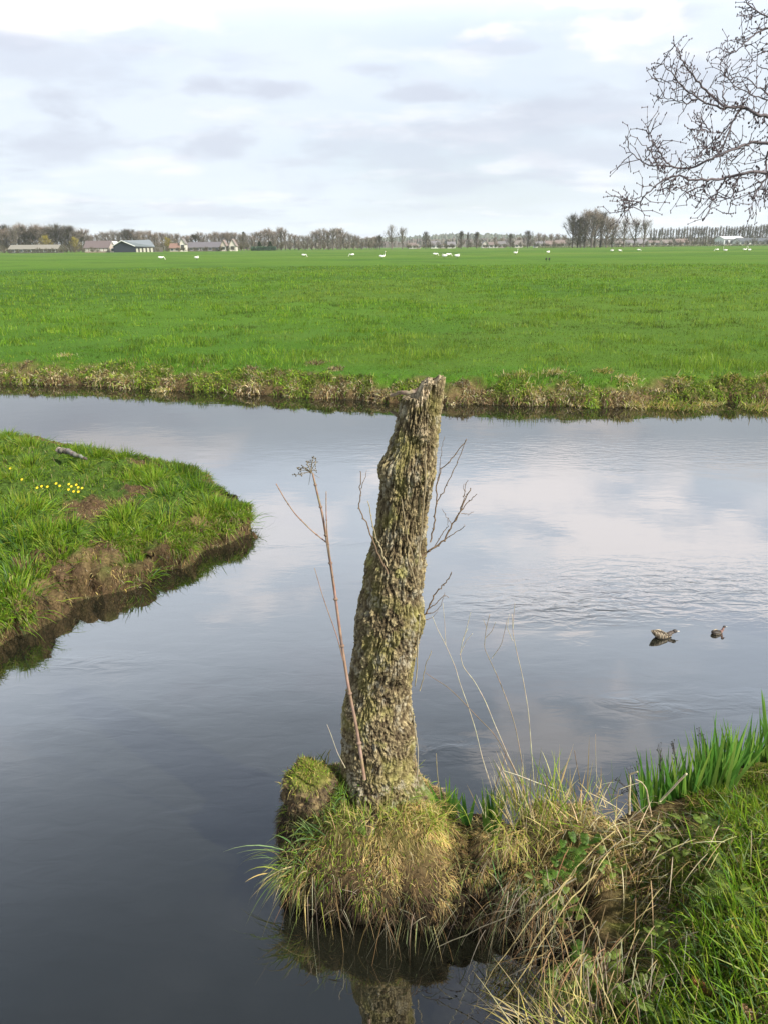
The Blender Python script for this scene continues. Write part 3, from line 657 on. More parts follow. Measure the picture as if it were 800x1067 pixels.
# ------------------------------------------------------------------ grass on the mound and near bank
def mound():
    mb = MB()
    mm = FV & (FS[3] > -.03) & (FC[:, 2] > .02) & (FC[:, 0] > -.5) & (FC[:, 0] < .75) & (FC[:, 1] < 2.3)
    P, Nn, Sd = surf(120000, mm); x, y, z = P.T; top = sm((Nn[:, 2] - .25) / .4) * sm((z - .1) / .05); pn = fbm2(x, y, 10, 3, 90)
    keep = rng.uniform(0, 1, len(x)) < (.04 + .96 * top) * (.62 + .9 * pn); P, Nn, top, pn = P[keep], Nn[keep], top[keep], pn[keep]; n = len(P); x, y, z = P.T
    gold = np.clip(sm((x + .06) / .1 + .3) + .6 * pn, 0, 1)
    cg = pal(n, [(.52, .38, .15), G_YEL, S_STRAW, (.36, .30, .09), (.30, .2, .09)], [.38, .08, .28, .12, .14], .18) * np.clip(1 + .7 * pn, .6, 1.5)[:, None]
    cl = pal(n, [G_YEL, G_MID, S_BROWN, S_STRAW, G_FRESH, (.08, .06, .035)], [.18, .16, .25, .18, .08, .15])
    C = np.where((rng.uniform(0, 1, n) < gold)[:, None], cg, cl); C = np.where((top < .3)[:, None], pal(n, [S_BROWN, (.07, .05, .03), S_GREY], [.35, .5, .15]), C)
    D = Nn * .8 + rng.normal(0, .6, (n, 3)); D[:, 1] -= .35; D[:, 0] += .15
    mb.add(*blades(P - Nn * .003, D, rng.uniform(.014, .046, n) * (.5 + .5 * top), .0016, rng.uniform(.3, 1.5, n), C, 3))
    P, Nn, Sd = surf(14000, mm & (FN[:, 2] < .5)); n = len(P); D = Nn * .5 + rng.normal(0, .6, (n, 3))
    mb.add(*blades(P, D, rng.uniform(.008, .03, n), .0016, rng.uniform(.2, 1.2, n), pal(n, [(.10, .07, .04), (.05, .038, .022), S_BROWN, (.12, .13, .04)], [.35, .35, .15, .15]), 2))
    # roots and dead blades hanging over the dark undercut
    n = 260; x = rng.uniform(-.34, .62, n); y = np.interp(x, [-.34, -.2, 0, .3, .6], [1.74, 1.64, 1.59, 1.565, 1.54]) + rng.normal(0, .015, n)
    z = rng.uniform(.08, .22, n)
    C = pal(n, [(.12, .085, .05), S_GREY, S_BROWN, (.30, .26, .18), (.14, .16, .06)], [.35, .2, .2, .1, .15])
    D = np.stack([rng.normal(0, .6, n), rng.normal(-.35, .3, n), rng.normal(-.2, .5, n)], 1)
    mb.add(*blades(np.stack([x, y, z], 1), D, rng.uniform(.03, .13, n), .0016, rng.uniform(.5, 1.6, n), C, 4))
    # tufts: px,py,z, n, L0,L1, azimuth, az spread, palette, droop
    def tuft(px, py, z, n, L0, L1, az, azs, cols, g0, g1, W=.0028, rad_=.02, el=.7, eln=.3, lift=0):
        q = onz(px, py, z); a = np.radians(az + rng.uniform(-azs, azs, n)); e_ = np.clip(el + rng.normal(0, eln, n), -.9, 1.5)
        D = np.stack([np.cos(a) * np.cos(e_), np.sin(a) * np.cos(e_), np.sin(e_)], 1)
        P = q + rng.normal(0, rad_, (n, 3)) * [1, 1, .5]
        Cc = pal(n, cols, None, .15)
        mb.add(*blades(P, D, rng.uniform(L0, L1, n), W, rng.uniform(g0, g1, n), Cc, 5, tip=mix(Cc, np.array(S_STRAW), .35)))
    GG = [G_BLUE, G_MID, G_YEL, (.13, .2, .06), (.10, .17, .05)]
    tuft(326, 872, .22, 50, .06, .12, 190, 60, GG, .2, .9, rad_=.03, el=.7)
    tuft(308, 900, .15, 130, .06, .14, 205, 65, GG + [S_GOLD, S_STRAW], .2, 1.0, rad_=.03, el=.45)
    tuft(320, 915, .12, 80, .05, .12, 240, 60, [S_GOLD, S_STRAW, S_BROWN, G_YEL], .2, 1.2, rad_=.03, el=.4)
    tuft(345, 850, .27, 60, .06, .15, 200, 90, GG, .0, .6, rad_=.03, el=1.0)
    tuft(330, 805, .30, 90, .03, .07, 150, 180, [G_YEL, S_GOLD, G_FRESH], 0, .4, rad_=.022, el=1.1)
    tuft(342, 815, .31, 110, .03, .07, 180, 180, [S_GOLD, G_YEL, S_STRAW, G_MID], 0, .7, W=.0018, rad_=.03, el=.9)
    tuft(312, 808, .29, 60, .02, .05, 180, 90, [S_GOLD, G_YEL, S_STRAW], 0, .6, rad_=.02, el=.8)
    tuft(433, 920, .13, 40, .10, .19, 265, 55, [(.20, .26, .12), G_BLUE, S_STRAW, (.15, .2, .08)], .8, 1.9, rad_=.014, el=.45, W=.003)
    tuft(433, 905, .15, 40, .05, .1, 270, 80, [S_GOLD, S_STRAW], .5, 1.2, rad_=.015, el=.4)
    tuft(355, 905, .15, 24, .05, .11, 255, 60, GG + [S_GREY], .6, 1.6, rad_=.04, el=.3)
    tuft(395, 890, .18, 16, .05, .11, 260, 70, [S_GREY, S_STRAW, G_BLUE], .6, 1.6, rad_=.05, el=.2)
    tuft(470, 880, .18, 16, .08, .17, 240, 70, [S_GREY, S_BROWN, (.13, .15, .05)], .5, 1.5, rad_=.05, el=.2)
    tuft(520, 905, .18, 36, .08, .19, 240, 70, [S_GREY, S_BROWN, (.13, .17, .05), G_BLUE], .5, 1.5, rad_=.05, el=.2)
    tuft(400, 812, .33, 260, .03, .07, 270, 180, [G_YEL, G_FRESH, (.2, .24, .05)], 0, .7, W=.0018, rad_=.05, el=.9)
    tuft(428, 822, .30, 160, .015, .035, 270, 180, [G_FRESH, (.14, .3, .03)], 0, .5, W=.002, rad_=.018, el=.8)
    tuft(355, 825, .32, 200, .03, .08, 270, 180, [G_MID, G_FRESH, G_BLUE], 0, .7, W=.002, rad_=.03, el=.9)
    tuft(450, 850, .27, 160, .05, .10, 330, 90, [G_YEL, G_FRESH, S_GOLD], .2, .9, W=.002, rad_=.03, el=.6)
    for px_t, c_t in [(352, 0), (368, 0), (384, 1), (400, 1), (416, 1), (432, 1), (446, 1)]:
        q_ = onz(px_t, 852, .3); tuft(px_t, 852 - (gz(q_[0], q_[1])[0] - .30) * 0, .30, 70, .035, .085, 270, 180, [[G_YEL, G_MID, S_STRAW], [G_YEL, S_GOLD, S_STRAW, G_FRESH]][c_t], .1, .8, W=.0018, rad_=.02, el=1.0)
    for L_, az, e_ in [(.21, 176, .35), (.19, 172, .1), (.16, 185, .5), (.14, 165, .2)]:
        tuft(300, 895, .16, 1, L_, L_, az, 3, [(.2, .3, .12)], .35, .45, el=e_, eln=.02, W=.0035)
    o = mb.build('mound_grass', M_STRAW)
    tag(o, 'golden and green matted grass drooping over the stump mound', 'grass', kind='stuff')
mound()

def near_bank():
    mb = MB(); ms = MB(); mh = MB()
    n = 150000
    x = rng.uniform(.3, 2.3, n); y = rng.uniform(.9, 2.6, n); z, S = ground(x, y); sd = S[2]
    keep = (sd > .03) & in_view(x, y, .35, 60); x, y, z, sd = [q[keep] for q in (x, y, z, sd)]
    pn = fbm2(x, y, 5, 3, 95)
    # lushness grows to the right / front-right corner, thin and mossy towards the edge
    lush = np.clip(sm((x - .68 - .28 * (y - 1.6) + .18 * pn) / .25) + sm((y - 1.85) / .08) * sm((x - .95) / .15) + sm((.95 + .2 * (x - .5) - y + .35 + .1 * pn) / .12) * sm((x - .52) / .1), 0, 1)
    keep = rng.uniform(0, 1, len(x)) < .17 + .70 * lush
    xg, yg, zg, lg, pg = [q[keep] for q in (x, y, z, lush, pn)]; n = len(xg)
    C = pal(n, [G_FRESH, G_MID, G_YEL, G_BLUE, S_STRAW, S_BROWN], [.34, .18, .24, .08, .08, .08], .2)
    mb.add(*blades(np.stack([xg, yg, zg - .005], 1), cone_dirs(n, .6), rng.uniform(.02, .065, n) * (.7 + .5 * lg), .0018, rng.uniform(.1, .9, n), C, 3))
    # longer tufts
    for px, py, s in [(620, 1055, 1.2), (650, 1050, 1.3), (690, 1060, 1.4), (720, 1050, 1.3), (760, 1062, 1.3), (790, 1040, 1.3), (735, 985, 1.2), (760, 975, 1.2), (720, 960, 1), (745, 940, 1.2), (780, 930, 1.2), (770, 900, 1.1), (790, 960, 1.3), (735, 920, .9), (765, 880, 1), (795, 870, 1.1), (785, 850, .9), (775, 830, .9), (795, 815, 1), (760, 825, .7), (745, 1020, 1.2), (700, 1020, 1.1), (670, 1030, 1.0), (790, 1000, 1.2), (715, 985, .9), (640, 1075, 1.2), (580, 1062, .9), (600, 1075, 1)]:
        q = onz(px, py, .42); nn = int(75 * s); rr = rng.normal(0, .03 * s, (nn, 2)); xx = q[0] + rr[:, 0]; yy = q[1] + rr[:, 1]
        zz = gz(xx, yy); az0 = rng.uniform(-math.pi, math.pi)
        C = pal(nn, [G_FRESH, G_MID, G_BLUE, G_YEL, (.20, .28, .10)], [.42, .14, .08, .26, .10], .16) * 1.12
        D = cone_dirs(nn, .5); D[:, 0] -= .25; D[:, 1] += rng.uniform(-.2, .3)
        mb.add(*blades(np.stack([xx, yy, zz - .005], 1), D, rng.uniform(.06, .15, nn) * s, .0034, rng.uniform(.1, .9, nn), C, 5, tip=C * 1.2))
    # soft grass cushion on the back edge at the right
    n = 9000; xx = rng.uniform(.95, 1.8, n); yy = rng.uniform(1.78, 2.4, n); zz, S2 = ground(xx, yy); k = (S2[2] > .02) & (S2[2] < .35)
    xx, yy, zz = xx[k], yy[k], zz[k]; n = len(xx)
    mb.add(*blades(np.stack([xx, yy, zz - .005], 1), cone_dirs(n, .5), rng.uniform(.04, .09, n), .0022, rng.uniform(.1, .7, n), pal(n, [G_FRESH, G_YEL, G_MID], [.5, .3, .2]), 3))
    o = mb.build('near_bank_grass', M_GRASS); tag(o, 'long green grass on the nearest bank beside the camera', 'grass', kind='stuff')
    # straw litter, lying dead blades
    k = rng.uniform(0, 1, len(x)) < np.clip(.20 - .08 * lush + .35 * (pn > .1) * (1 - lush), 0, .9)
    xs, ys, zs_ = x[k], y[k], z[k]; n = len(xs)
    D = rng.normal(0, 1, (n, 3)); D[:, 2] = np.abs(D[:, 2]) * .35; D[:, 0] -= .5; D[:, 1] -= .4
    ms.add(*blades(np.stack([xs, ys, zs_ + .003], 1), D, rng.uniform(.03, .11, n), .0019, rng.uniform(.1, .6, n), pal(n, [S_STRAW, S_BROWN, S_GREY, S_GOLD, (.10, .07, .04)], [.2, .28, .2, .17, .15]), 3))
    # fans of long straw leaning down to the water
    def fan(px, py, z, n, L0, L1, az, azs, el, g0, g1, W=.0021, rd=.02, cols=(S_STRAW, S_PALE, S_GREY, S_BROWN), eln=.2):
        q = onz(px, py, z); a = np.radians(az + rng.normal(0, azs, n)); e_ = el + rng.normal(0, eln, n)
        D = np.stack([np.cos(a) * np.cos(e_), np.sin(a) * np.cos(e_), np.sin(e_)], 1)
        P = q + rng.normal(0, rd * (1.0 if z < .32 else 1.9), (n, 3)) * [1, 1, .25]
        P[:, 2] = np.maximum(P[:, 2], gz(P[:, 0], P[:, 1]) + .004)
        ms.add(*blades(P, D, rng.uniform(L0, L1, n), W, rng.uniform(g0, g1, n), pal(n, list(cols), None, .15), 5))
    fan(690, 860, .40, 10, .06, .2, 215, 14, .1, .1, .5, rd=.035)
    fan(735, 880, .42, 14, .06, .16, 215, 16, .15, .1, .4, rd=.03)
    fan(640, 890, .36, 8, .08, .2, 230, 18, .1, .2, .9, rd=.04)
    fan(620, 985, .34, 60, .06, .15, 235, 25, -.1, .4, 1.2, rd=.045, cols=(S_STRAW, S_GREY, S_BROWN, S_BROWN))
    fan(640, 1010, .33, 90, .05, .13, 240, 30, -.1, .4, 1.2, rd=.05, cols=(S_STRAW, S_GREY, S_BROWN, (.12, .08, .05)))
    fan(660, 930, .38, 10, .06, .18, 225, 30, .1, .2, .8, rd=.05, cols=(S_STRAW, S_GREY, S_BROWN))
    fan(560, 930, .28, 60, .06, .15, 240, 35, .0, .5, 1.4, rd=.04, cols=(S_GREY, S_BROWN, (.15, .16, .07)))
    fan(590, 1010, .25, 50, .06, .18, 235, 35, .0, .5, 1.4, rd=.04, cols=(S_GREY, S_BROWN, (.12, .09, .05)))
    fan(560, 1075, .28, 34, .07, .18, 130, 25, .5, .1, .5, rd=.03, cols=(S_STRAW, S_GOLD, S_PALE))
    fan(590, 1070, .30, 50, .06, .15, 110, 40, .7, .1, .5, rd=.03, cols=(S_STRAW, S_GOLD, G_YEL))
    # golden knot and the upright pale clump on the neck
    fan(535, 870, .31, 160, .03, .09, 250, 60, .4, .3, 1.3, W=.0018, rd=.03, cols=(S_GOLD, S_STRAW, G_YEL))
    fan(545, 848, .31, 90, .08, .22, 100, 50, 1.15, 0, .3, W=.0026, rd=.035, cols=(S_STRAW, G_YEL, G_YEL, S_PALE), eln=.18)
    fan(575, 850, .33, 90, .08, .2, 110, 60, 1.15, 0, .35, W=.003, rd=.03, cols=(G_YEL, G_FRESH, S_STRAW), eln=.18)
    fan(525, 855, .29, 50, .06, .16, 120, 60, 1.1, 0, .4, rd=.025, cols=(S_STRAW, G_YEL, S_PALE))
    fan(610, 850, .34, 70, .06, .17, 120, 60, 1.0, 0, .4, rd=.03, cols=(S_STRAW, S_PALE, G_FRESH, S_GOLD), eln=.3)
    fan(645, 845, .35, 60, .04, .12, 160, 90, .5, .1, .6, rd=.04, cols=(S_STRAW, S_PALE, S_BROWN), eln=.4)
    # individually visible stalks that cross the dark hollow
    def stalk(pts, W, c):
        P = np.array([onz(*q) for q in pts]); tt = np.linspace(0, len(P) - 1, 12)
        P = np.stack([np.interp(tt, np.arange(len(P)), P[:, a]) for a in range(3)], 1); P[1:-1] += rng.normal(0, .002, (10, 3))
        ms.tube(P, np.linspace(W, W * .5, 12), c, 5)
    for a in [([(620, 912, .35), (590, 940, .33), (548, 1010, .25), (505, 1062, .16)], .0019, S_STRAW), ([(600, 905, .36), (575, 935, .33), (545, 965, .28), (503, 1030, .16)], .0017, S_STRAW),
              ([(600, 915, .34), (540, 950, .24), (455, 987, .10)], .0020, S_GREY), ([(640, 866, .37), (600, 900, .36), (575, 945, .32), (560, 975, .25)], .0017, S_STRAW),
              ([(545, 950, .22), (510, 940, .2), (480, 985, .05)], .0012, S_GREY), ([(570, 990, .25), (555, 1000, .22), (548, 1020, .2), (575, 1050, .22)], .0016, S_STRAW),
              ([(524, 1038, .1), (545, 1058, .15), (580, 1080, .2)], .0015, S_STRAW), ([(557, 1030, .2), (580, 1050, .22), (600, 1072, .26)], .0016, S_GOLD)]:
        stalk(*a)
    # roots in the dark hollow
    n = 500; xx = rng.uniform(.35, .62, n); yy = rng.uniform(1.36, 1.66, n); zz = rng.uniform(.0, .2, n)
    D = rng.normal(0, 1, (n, 3)); D[:, 0] -= .5; D[:, 1] -= .3
    ms.add(*blades(np.stack([xx, yy, zz], 1), D, rng.uniform(.04, .14, n), .0016, rng.uniform(.2, 1.1, n), pal(n, [S_GREY, (.10, .08, .05), S_BROWN], [.3, .4, .3]), 4))
    o = ms.build('dry_straw', M_STRAW); tag(o, 'pale dead straw lodged and leaning down the near bank edge', 'dead grass', kind='stuff')
    # small herb leaves: lobed leaflets and moss
    k = rng.uniform(0, 1, len(x)) < np.clip(.5 - .25 * lush + .6 * pn, .05, .9)
    xh, yh, zh = x[k][:60000], y[k][:60000], z[k][:60000]; n = len(xh)
    D = cone_dirs(n, .9); D[:, 2] *= .6
    C = pal(n, [(.16, .18, .035), (.11, .18, .03), (.18, .16, .035), (.06, .13, .03), (.17, .10, .04)], [.3, .25, .2, .10, .15])
    mh.add(*blades(np.stack([xh, yh, zh + .002], 1), D, rng.uniform(.008, .022, n), rng.uniform(.004, .008, n), .3, C, 3))
    # rosettes of toothed leaves
    for px, py, s, c in [(590, 905, 1, 0), (575, 900, .9, 0), (612, 848, 1.2, 1), (596, 862, 1.1, 1), (600, 968, 1, 0), (590, 990, 1, 0), (620, 985, 1.1, 0), (607, 952, 1, 1), (645, 965, 1, 0), (690, 950, .9, 0), (740, 925, 1.1, 0), (765, 935, 1, 0), (700, 870, .8, 0), (730, 860, .9, 0), (678, 1000, .9, 0), (690, 1035, .9, 0), (655, 1010, .9, 0), (750, 905, 1, 0), (560, 890, .9, 0), (640, 870, .8, 0), (585, 870, .9, 1), (372, 815, .8, 1), (380, 822, .7, 1), (362, 800, .7, 1), (358, 812, .8, 1), (600, 1040, .9, 0), (615, 1000, .9, 0)]:
        q = onz(px, py, .38 if px > 500 else .30); z0 = max(gz(q[0], q[1])[0], .2)
        for b in range(14):
            a = rng.uniform(0, 2 * math.pi); ln = rng.uniform(.025, .045) * s; e_ = rng.uniform(.2, .9)
            d = np.array([math.cos(a) * math.cos(e_), math.sin(a) * math.cos(e_), math.sin(e_)])
            base = np.array([q[0], q[1], z0 + .045]) + rng.normal(0, .016, 3)
            nl = 7; t = np.linspace(.25, 1, nl); P = base + d * ln * t[:, None]; P[:, 2] -= ln * .4 * t ** 2
            sd_ = np.cross(d, [0, 0, 1]); sd_ /= np.linalg.norm(sd_)
            PP = np.repeat(P, 2, 0); sg = np.tile([1, -1], nl)[:, None]
            DD = d + sd_ * sg * 1.2
            cc = [(.19, .26, .05), (.12, .22, .035)][c]
            mh.add(*blades(PP, DD, np.repeat(np.sin(t * 2.6) * .011 * s + .004, 2), .006 * s, .2, pal(2 * nl, [cc], None, .15), 2, side=np.tile(np.cross(sd_, d), (2 * nl, 1)) * .0 + np.tile(d, (2 * nl, 1))))
    o = mh.build('ground_herbs', M_GRASS); tag(o, 'low mossy herbs and small lobed leaves on the near bank', 'ground cover', kind='stuff')
near_bank()

# ------------------------------------------------------------------ iris clumps
def iris(px, py, z, n, h0, h1, rx, ry, label, lean=0, dry=0, name='iris_clump'):
    q = onz(px, py, z); mb = MB(); md = MB()
    for i in range(n):
        b = np.array([q[0] + rng.uniform(-rx, rx), q[1] + rng.uniform(-ry, ry) + 0, 0]); b[2] = max(gz(b[0], b[1])[0], -.02) - .01
        fanaz = rng.uniform(-.5, .5)
        for k in range(rng.integers(3, 6)):
            L_ = rng.uniform(h0, h1); tilt = (k - 2) * .11 + rng.normal(0, .09) + lean
            D = np.array([[math.cos(fanaz) * math.sin(tilt), math.sin(fanaz) * math.sin(tilt) + rng.normal(0, .06), math.cos(tilt)]])
            side = np.array([[math.cos(fanaz) * math.cos(tilt), math.sin(fanaz), -math.sin(tilt)]])
            C = pal(1, [(.11, .25, .04), (.08, .20, .035), (.13, .28, .05), (.19, .32, .06)], None, .1)
            V, Q, T, Cv = blades(b[None] + rng.normal(0, .004, (1, 3)), D, L_, rng.uniform(.009, .014), rng.uniform(0, .06), C, 6, side=side, tip=C * np.array([1.3, 1.25, 1.0]))
            mb.add(V, Q, T, Cv)
        if rng.uniform() < dry + .25:
            D = cone_dirs(3, .5); md.add(*blades(np.repeat(b[None], 3, 0), D, rng.uniform(.05, .12, 3), .006, rng.uniform(.3, 1.2, 3), pal(3, [S_STRAW, S_PALE, S_BROWN]), 4))
    root = empty(name, (q[0], q[1], max(z - .05, 0))); tag(root, label, 'iris', 'iris clumps sprouting at the water edge')
    o = mb.build('leaves', M_GRASS, None, False, origin=root.location); o.location = (0, 0, 0); o.parent = root
    if md.n: o = md.build('dead_leaves', M_STRAW, None, False, origin=root.location); o.location = (0, 0, 0); o.parent = root
iris(466, 862, .12, 2, .16, .22, .012, .01, 'small iris shoot close to the right of the stump foot')
iris(489, 872, .12, 1, .12, .17, .01, .01, 'tiny lone iris shoot between stump and pale straw clump')
iris(513, 872, .14, 4, .15, .22, .02, .02, 'dark green iris shoots at the left edge of the pale straw clump')
iris(678, 845, .14, 7, .27, .36, .035, .03, 'narrow iris clump beside the bent dead reed', dry=.8)
iris(722, 832, .14, 40, .25, .38, .095, .05, 'tall dense iris clump in the middle of the waterside row', dry=.5)
iris(778, 800, .16, 46, .24, .36, .12, .05, 'rear iris clump running out of the picture along the bank', dry=.6)
iris(850, 770, .12, 18, .22, .32, .12, .05, 'iris clump at the far end of the waterside row')

# ------------------------------------------------------------------ dead stalks
def line_thing(name, label, cat, lines, c, group=None, mat=None, beads=True, part_names=None):
    base = ony(*lines[0][0][0]) if len(lines[0][0][0]) == 3 else None
    root = empty(name, tuple(base)); tag(root, label, cat, group)
    for i, (pts, r0, r1) in enumerate(lines):
        m_ = MB(); P = np.array([ony(*q) for q in pts]); k = len(P)
        tt = np.linspace(0, k - 1, k * 5); P = np.stack([np.interp(tt, np.arange(k), P[:, a]) for a in range(3)], 1)
        ker = np.array([.25, .5, .25])
        for _ in range(2): P[1:-1] = P[:-2] * .25 + P[1:-1] * .5 + P[2:] * .25
        R_ = np.linspace(r0, r1, len(P)); cc = pal(len(P), [c], None, .12)
        m_.tube(P, R_, cc, 6)
        if beads:
            for q in range(4, len(P) - 1, 6): m_.ball(P[q], (R_[q] * 1.7, R_[q] * 1.7, R_[q] * 1.3), mix(c, (.1, .07, .05), .3), 6, 5)
        nm = (part_names[i] if part_names else ('stem' if i == 0 else 'side_stem'))
        o = m_.build(nm, mat or M_TWIG, None, True, origin=base); o.location = (0, 0, 0); o.parent = root
    return root, base
YH = 1.72
hb, hbase = line_thing('dead_hogweed', 'tall reddish dead umbel stalk with a dry flower head, left of the stump', 'dead plant',
    [([(380, 812, YH), (372, 760, YH), (363, 715, YH), (356, 670, YH), (350, 625, YH), (345, 590, YH), (341, 565, YH - .005), (336, 535, YH - .01), (331, 515, YH - .015), (326, 493, YH - .02)], 0.0050, .0024),
     ([(350, 622, YH), (345, 590, YH - .01), (341, 555, YH - .015), (340, 535, YH - .015), (340, 512, YH - .015)], .0022, .0011),
     ([(340, 565, YH), (325, 553, YH - .02), (308, 536, YH - .03), (297, 520, YH - .04), (288, 504, YH - .04)], .0018, .0012),
     ([(358, 690, YH), (352, 665, YH - .02), (343, 640, YH - .03), (336, 620, YH - .03), (328, 592, YH - .03)], .0014, .0008)], (.27, .18, .13), part_names=['stem', 'side_stem', 'side_stem', 'side_stem'])
def umbel():
    m_ = MB(); c = ony(324, 492, YH - .02)
    for px, py in [(327, 477), (325, 482), (320, 482), (316, 486), (313, 490), (309, 495), (314, 495), (322, 486), (329, 483), (318, 489), (311, 487), (328, 490)]:
        e = ony(px, py, YH - .02 + rng.uniform(-.03, .03)); P = np.array([c, c * .5 + e * .5 + [0, 0, .002], e])
        m_.tube(P, [.0009, .0007, .0006], (.25, .2, .12), 5)
        for _ in range(5):
            q = e + rng.normal(0, .0035, 3); m_.tube([e, q], .0005, (.22, .18, .1), 4); m_.ball(q, (.0014, .0014, .0018), (.13, .10, .06), 6, 4)
    for px, py in [(322, 505), (333, 498)]:
        m_.tube([c, ony(px, py, YH - .02)], [.0006, .0004], (.25, .2, .12), 4)
    m_.ball(c, (.004, .004, .003), (.2, .15, .09), 8, 6)
    o = m_.build('flower_head', M_TWIG, None, True, origin=hbase); o.location = (0, 0, 0); o.parent = hb
umbel()
PS = (.42, .37, .27); DK = (.17, .13, .09)
def st(label, lines, c, r=.0016): line_thing('dead_stalk', label, 'dead plant', [(l, r if i == 0 else r * .6, r * .5 if i == 0 else r * .35) for i, l in enumerate(lines)], c, 'thin dead stalks rising behind the straw clump')
Y2 = 1.86
st('pale stalk nearest the stump, leaning left over the water', [[(520, 850, Y2), (510, 815, Y2), (502, 790, Y2), (495, 760, Y2), (487, 735, Y2), (478, 710, Y2), (474, 695, Y2), (464, 672, Y2), (455, 655, Y2), (450, 642, Y2)], [(464, 672, Y2), (463, 650, Y2), (461, 628, Y2)]], PS)
st('pale stalk with a zigzag fork at its tip', [[(545, 820, Y2), (530, 790, Y2), (515, 755, Y2), (505, 730, Y2), (494, 710, Y2), (482, 695, Y2), (479, 682, Y2), (482, 665, Y2), (487, 655, Y2)], [(479, 682, Y2), (485, 668, Y2), (492, 660, Y2)], [(482, 668, Y2), (487, 650, Y2), (490, 638, Y2)]], PS)
st('dark thin stalk bending far left across the pale ones', [[(548, 830, Y2 - .05), (532, 795, Y2 - .05), (515, 765, Y2 - .05), (495, 745, Y2 - .05), (478, 727, Y2 - .05), (465, 715, Y2 - .05), (450, 706, Y2 - .05), (443, 701, Y2 - .05)]], DK, .0014)
st('stalk with forked crooked twigs at its top', [[(545, 805, Y2), (541, 780, Y2), (536, 755, Y2), (528, 730, Y2), (518, 705, Y2), (510, 688, Y2), (504, 675, Y2), (506, 655, Y2), (510, 640, Y2)], [(512, 686, Y2), (522, 672, Y2), (526, 655, Y2), (528, 645, Y2)], [(505, 665, Y2), (512, 658, Y2), (516, 648, Y2)], [(507, 655, Y2), (503, 645, Y2)]], (.27, .22, .16))
st('tall straight pale stalk just right of the forked one', [[(556, 820, Y2), (553, 780, Y2), (550, 740, Y2), (544, 705, Y2), (538, 680, Y2), (534, 660, Y2), (533, 640, Y2)], [(534, 668, Y2), (528, 655, Y2), (530, 640, Y2)], [(534, 655, Y2), (535, 640, Y2), (536, 628, Y2)]], PS)
st('faint upright stalk near the budding twig over the water', [[(620, 835, Y2), (621, 810, Y2), (620, 785, Y2), (620, 765, Y2)]], (.35, .30, .22), .0011)
st('short dark upright stalk in front of the water', [[(607, 840, Y2), (604, 815, Y2), (600, 795, Y2), (598, 782, Y2)]], DK, .0018)
st('stiff pale stalk slanting across the top of the straw clump', [[(594, 828, Y2 - .06), (560, 816, Y2 - .08), (540, 808, Y2 - .1), (524, 803, Y2 - .12)]], PS, .0018)
st('thin dark stalk leaning right behind the straw clump', [[(512, 830, Y2), (518, 812, Y2), (524, 795, Y2), (528, 780, Y2)]], DK, .0015)
st('spotted seed stalk right beside the stump foot', [[(461, 860, 1.9), (458, 830, 1.9), (455, 805, 1.9), (454, 785, 1.9)]], (.26, .22, .13), .0022)
st('thin pale stalk left of the stump above the burl', [[(360, 800, 1.85), (352, 785, 1.85), (345, 765, 1.85), (341, 755, 1.85)]], PS, .0012)
line_thing('bent_reed', 'thick pale dead reed snapped over at its top, left of the iris clumps', 'reed', [([(655, 848, 1.88), (655, 830, 1.88), (656, 812, 1.88), (655, 807, 1.88), (664, 804, 1.87)], .0042, .0028)], (.45, .39, .25), beads=False)
line_thing('bent_reed', 'arched withered reed curving down beside the snapped one', 'reed', [([(678, 850, 1.80), (675, 835, 1.80), (673, 822, 1.80), (668, 815, 1.80), (661, 812, 1.80)], .0034, .0016)], (.36, .30, .19), beads=False)
line_thing('reed_stub', 'straight pale broken reed leaning right in front of the iris', 'reed', [([(687, 835, 1.80), (698, 824, 1.79), (706, 815, 1.78), (715, 806, 1.77)], .0032, .0030)], (.48, .41, .27), beads=False)

# budding twig over the water left of the iris
def budtwig():
    base = onz(668, 845, .2); root = empty('budding_twig', tuple(base)); tag(root, 'dark twig speckled with buds standing over the water beside the iris', 'twig')
    for (x0, y0, x1, y1) in [(668, 838, 652, 800), (665, 830, 640, 812), (668, 835, 664, 798), (660, 820, 643, 830), (690, 815, 686, 775), (705, 800, 700, 772), (735, 790, 728, 760)]:
        m_ = MB(); b_ = MB(); a = ony(x0, y0, 2.0); b = ony(x1, y1, 2.03); P = np.array([a + (b - a) * t + (rng.normal(0, .003, 3) if 0 < t < 1 else 0) for t in np.linspace(0, 1, 6)])
        m_.tube(P, np.linspace(.0012, .0006, 6), (.06, .05, .04), 4)
        for _ in range(16):
            q = a + (b - a) * rng.uniform(.2, 1.05) + rng.normal(0, .007, 3); m_.tube([a + (b - a) * rng.uniform(.2, 1), q], .0004, (.06, .05, .04), 3, False); b_.ball(q, (rng.uniform(.001, .0026),) * 3, (.04, .045, .03), 6, 4)
        o = m_.build('stem', M_TWIG, None, True, origin=base); o.location = (0, 0, 0); o.parent = root
        ob = b_.build('buds', M_TWIG, None, True, origin=base); ob.location = (0, 0, 0); ob.parent = o
budtwig()

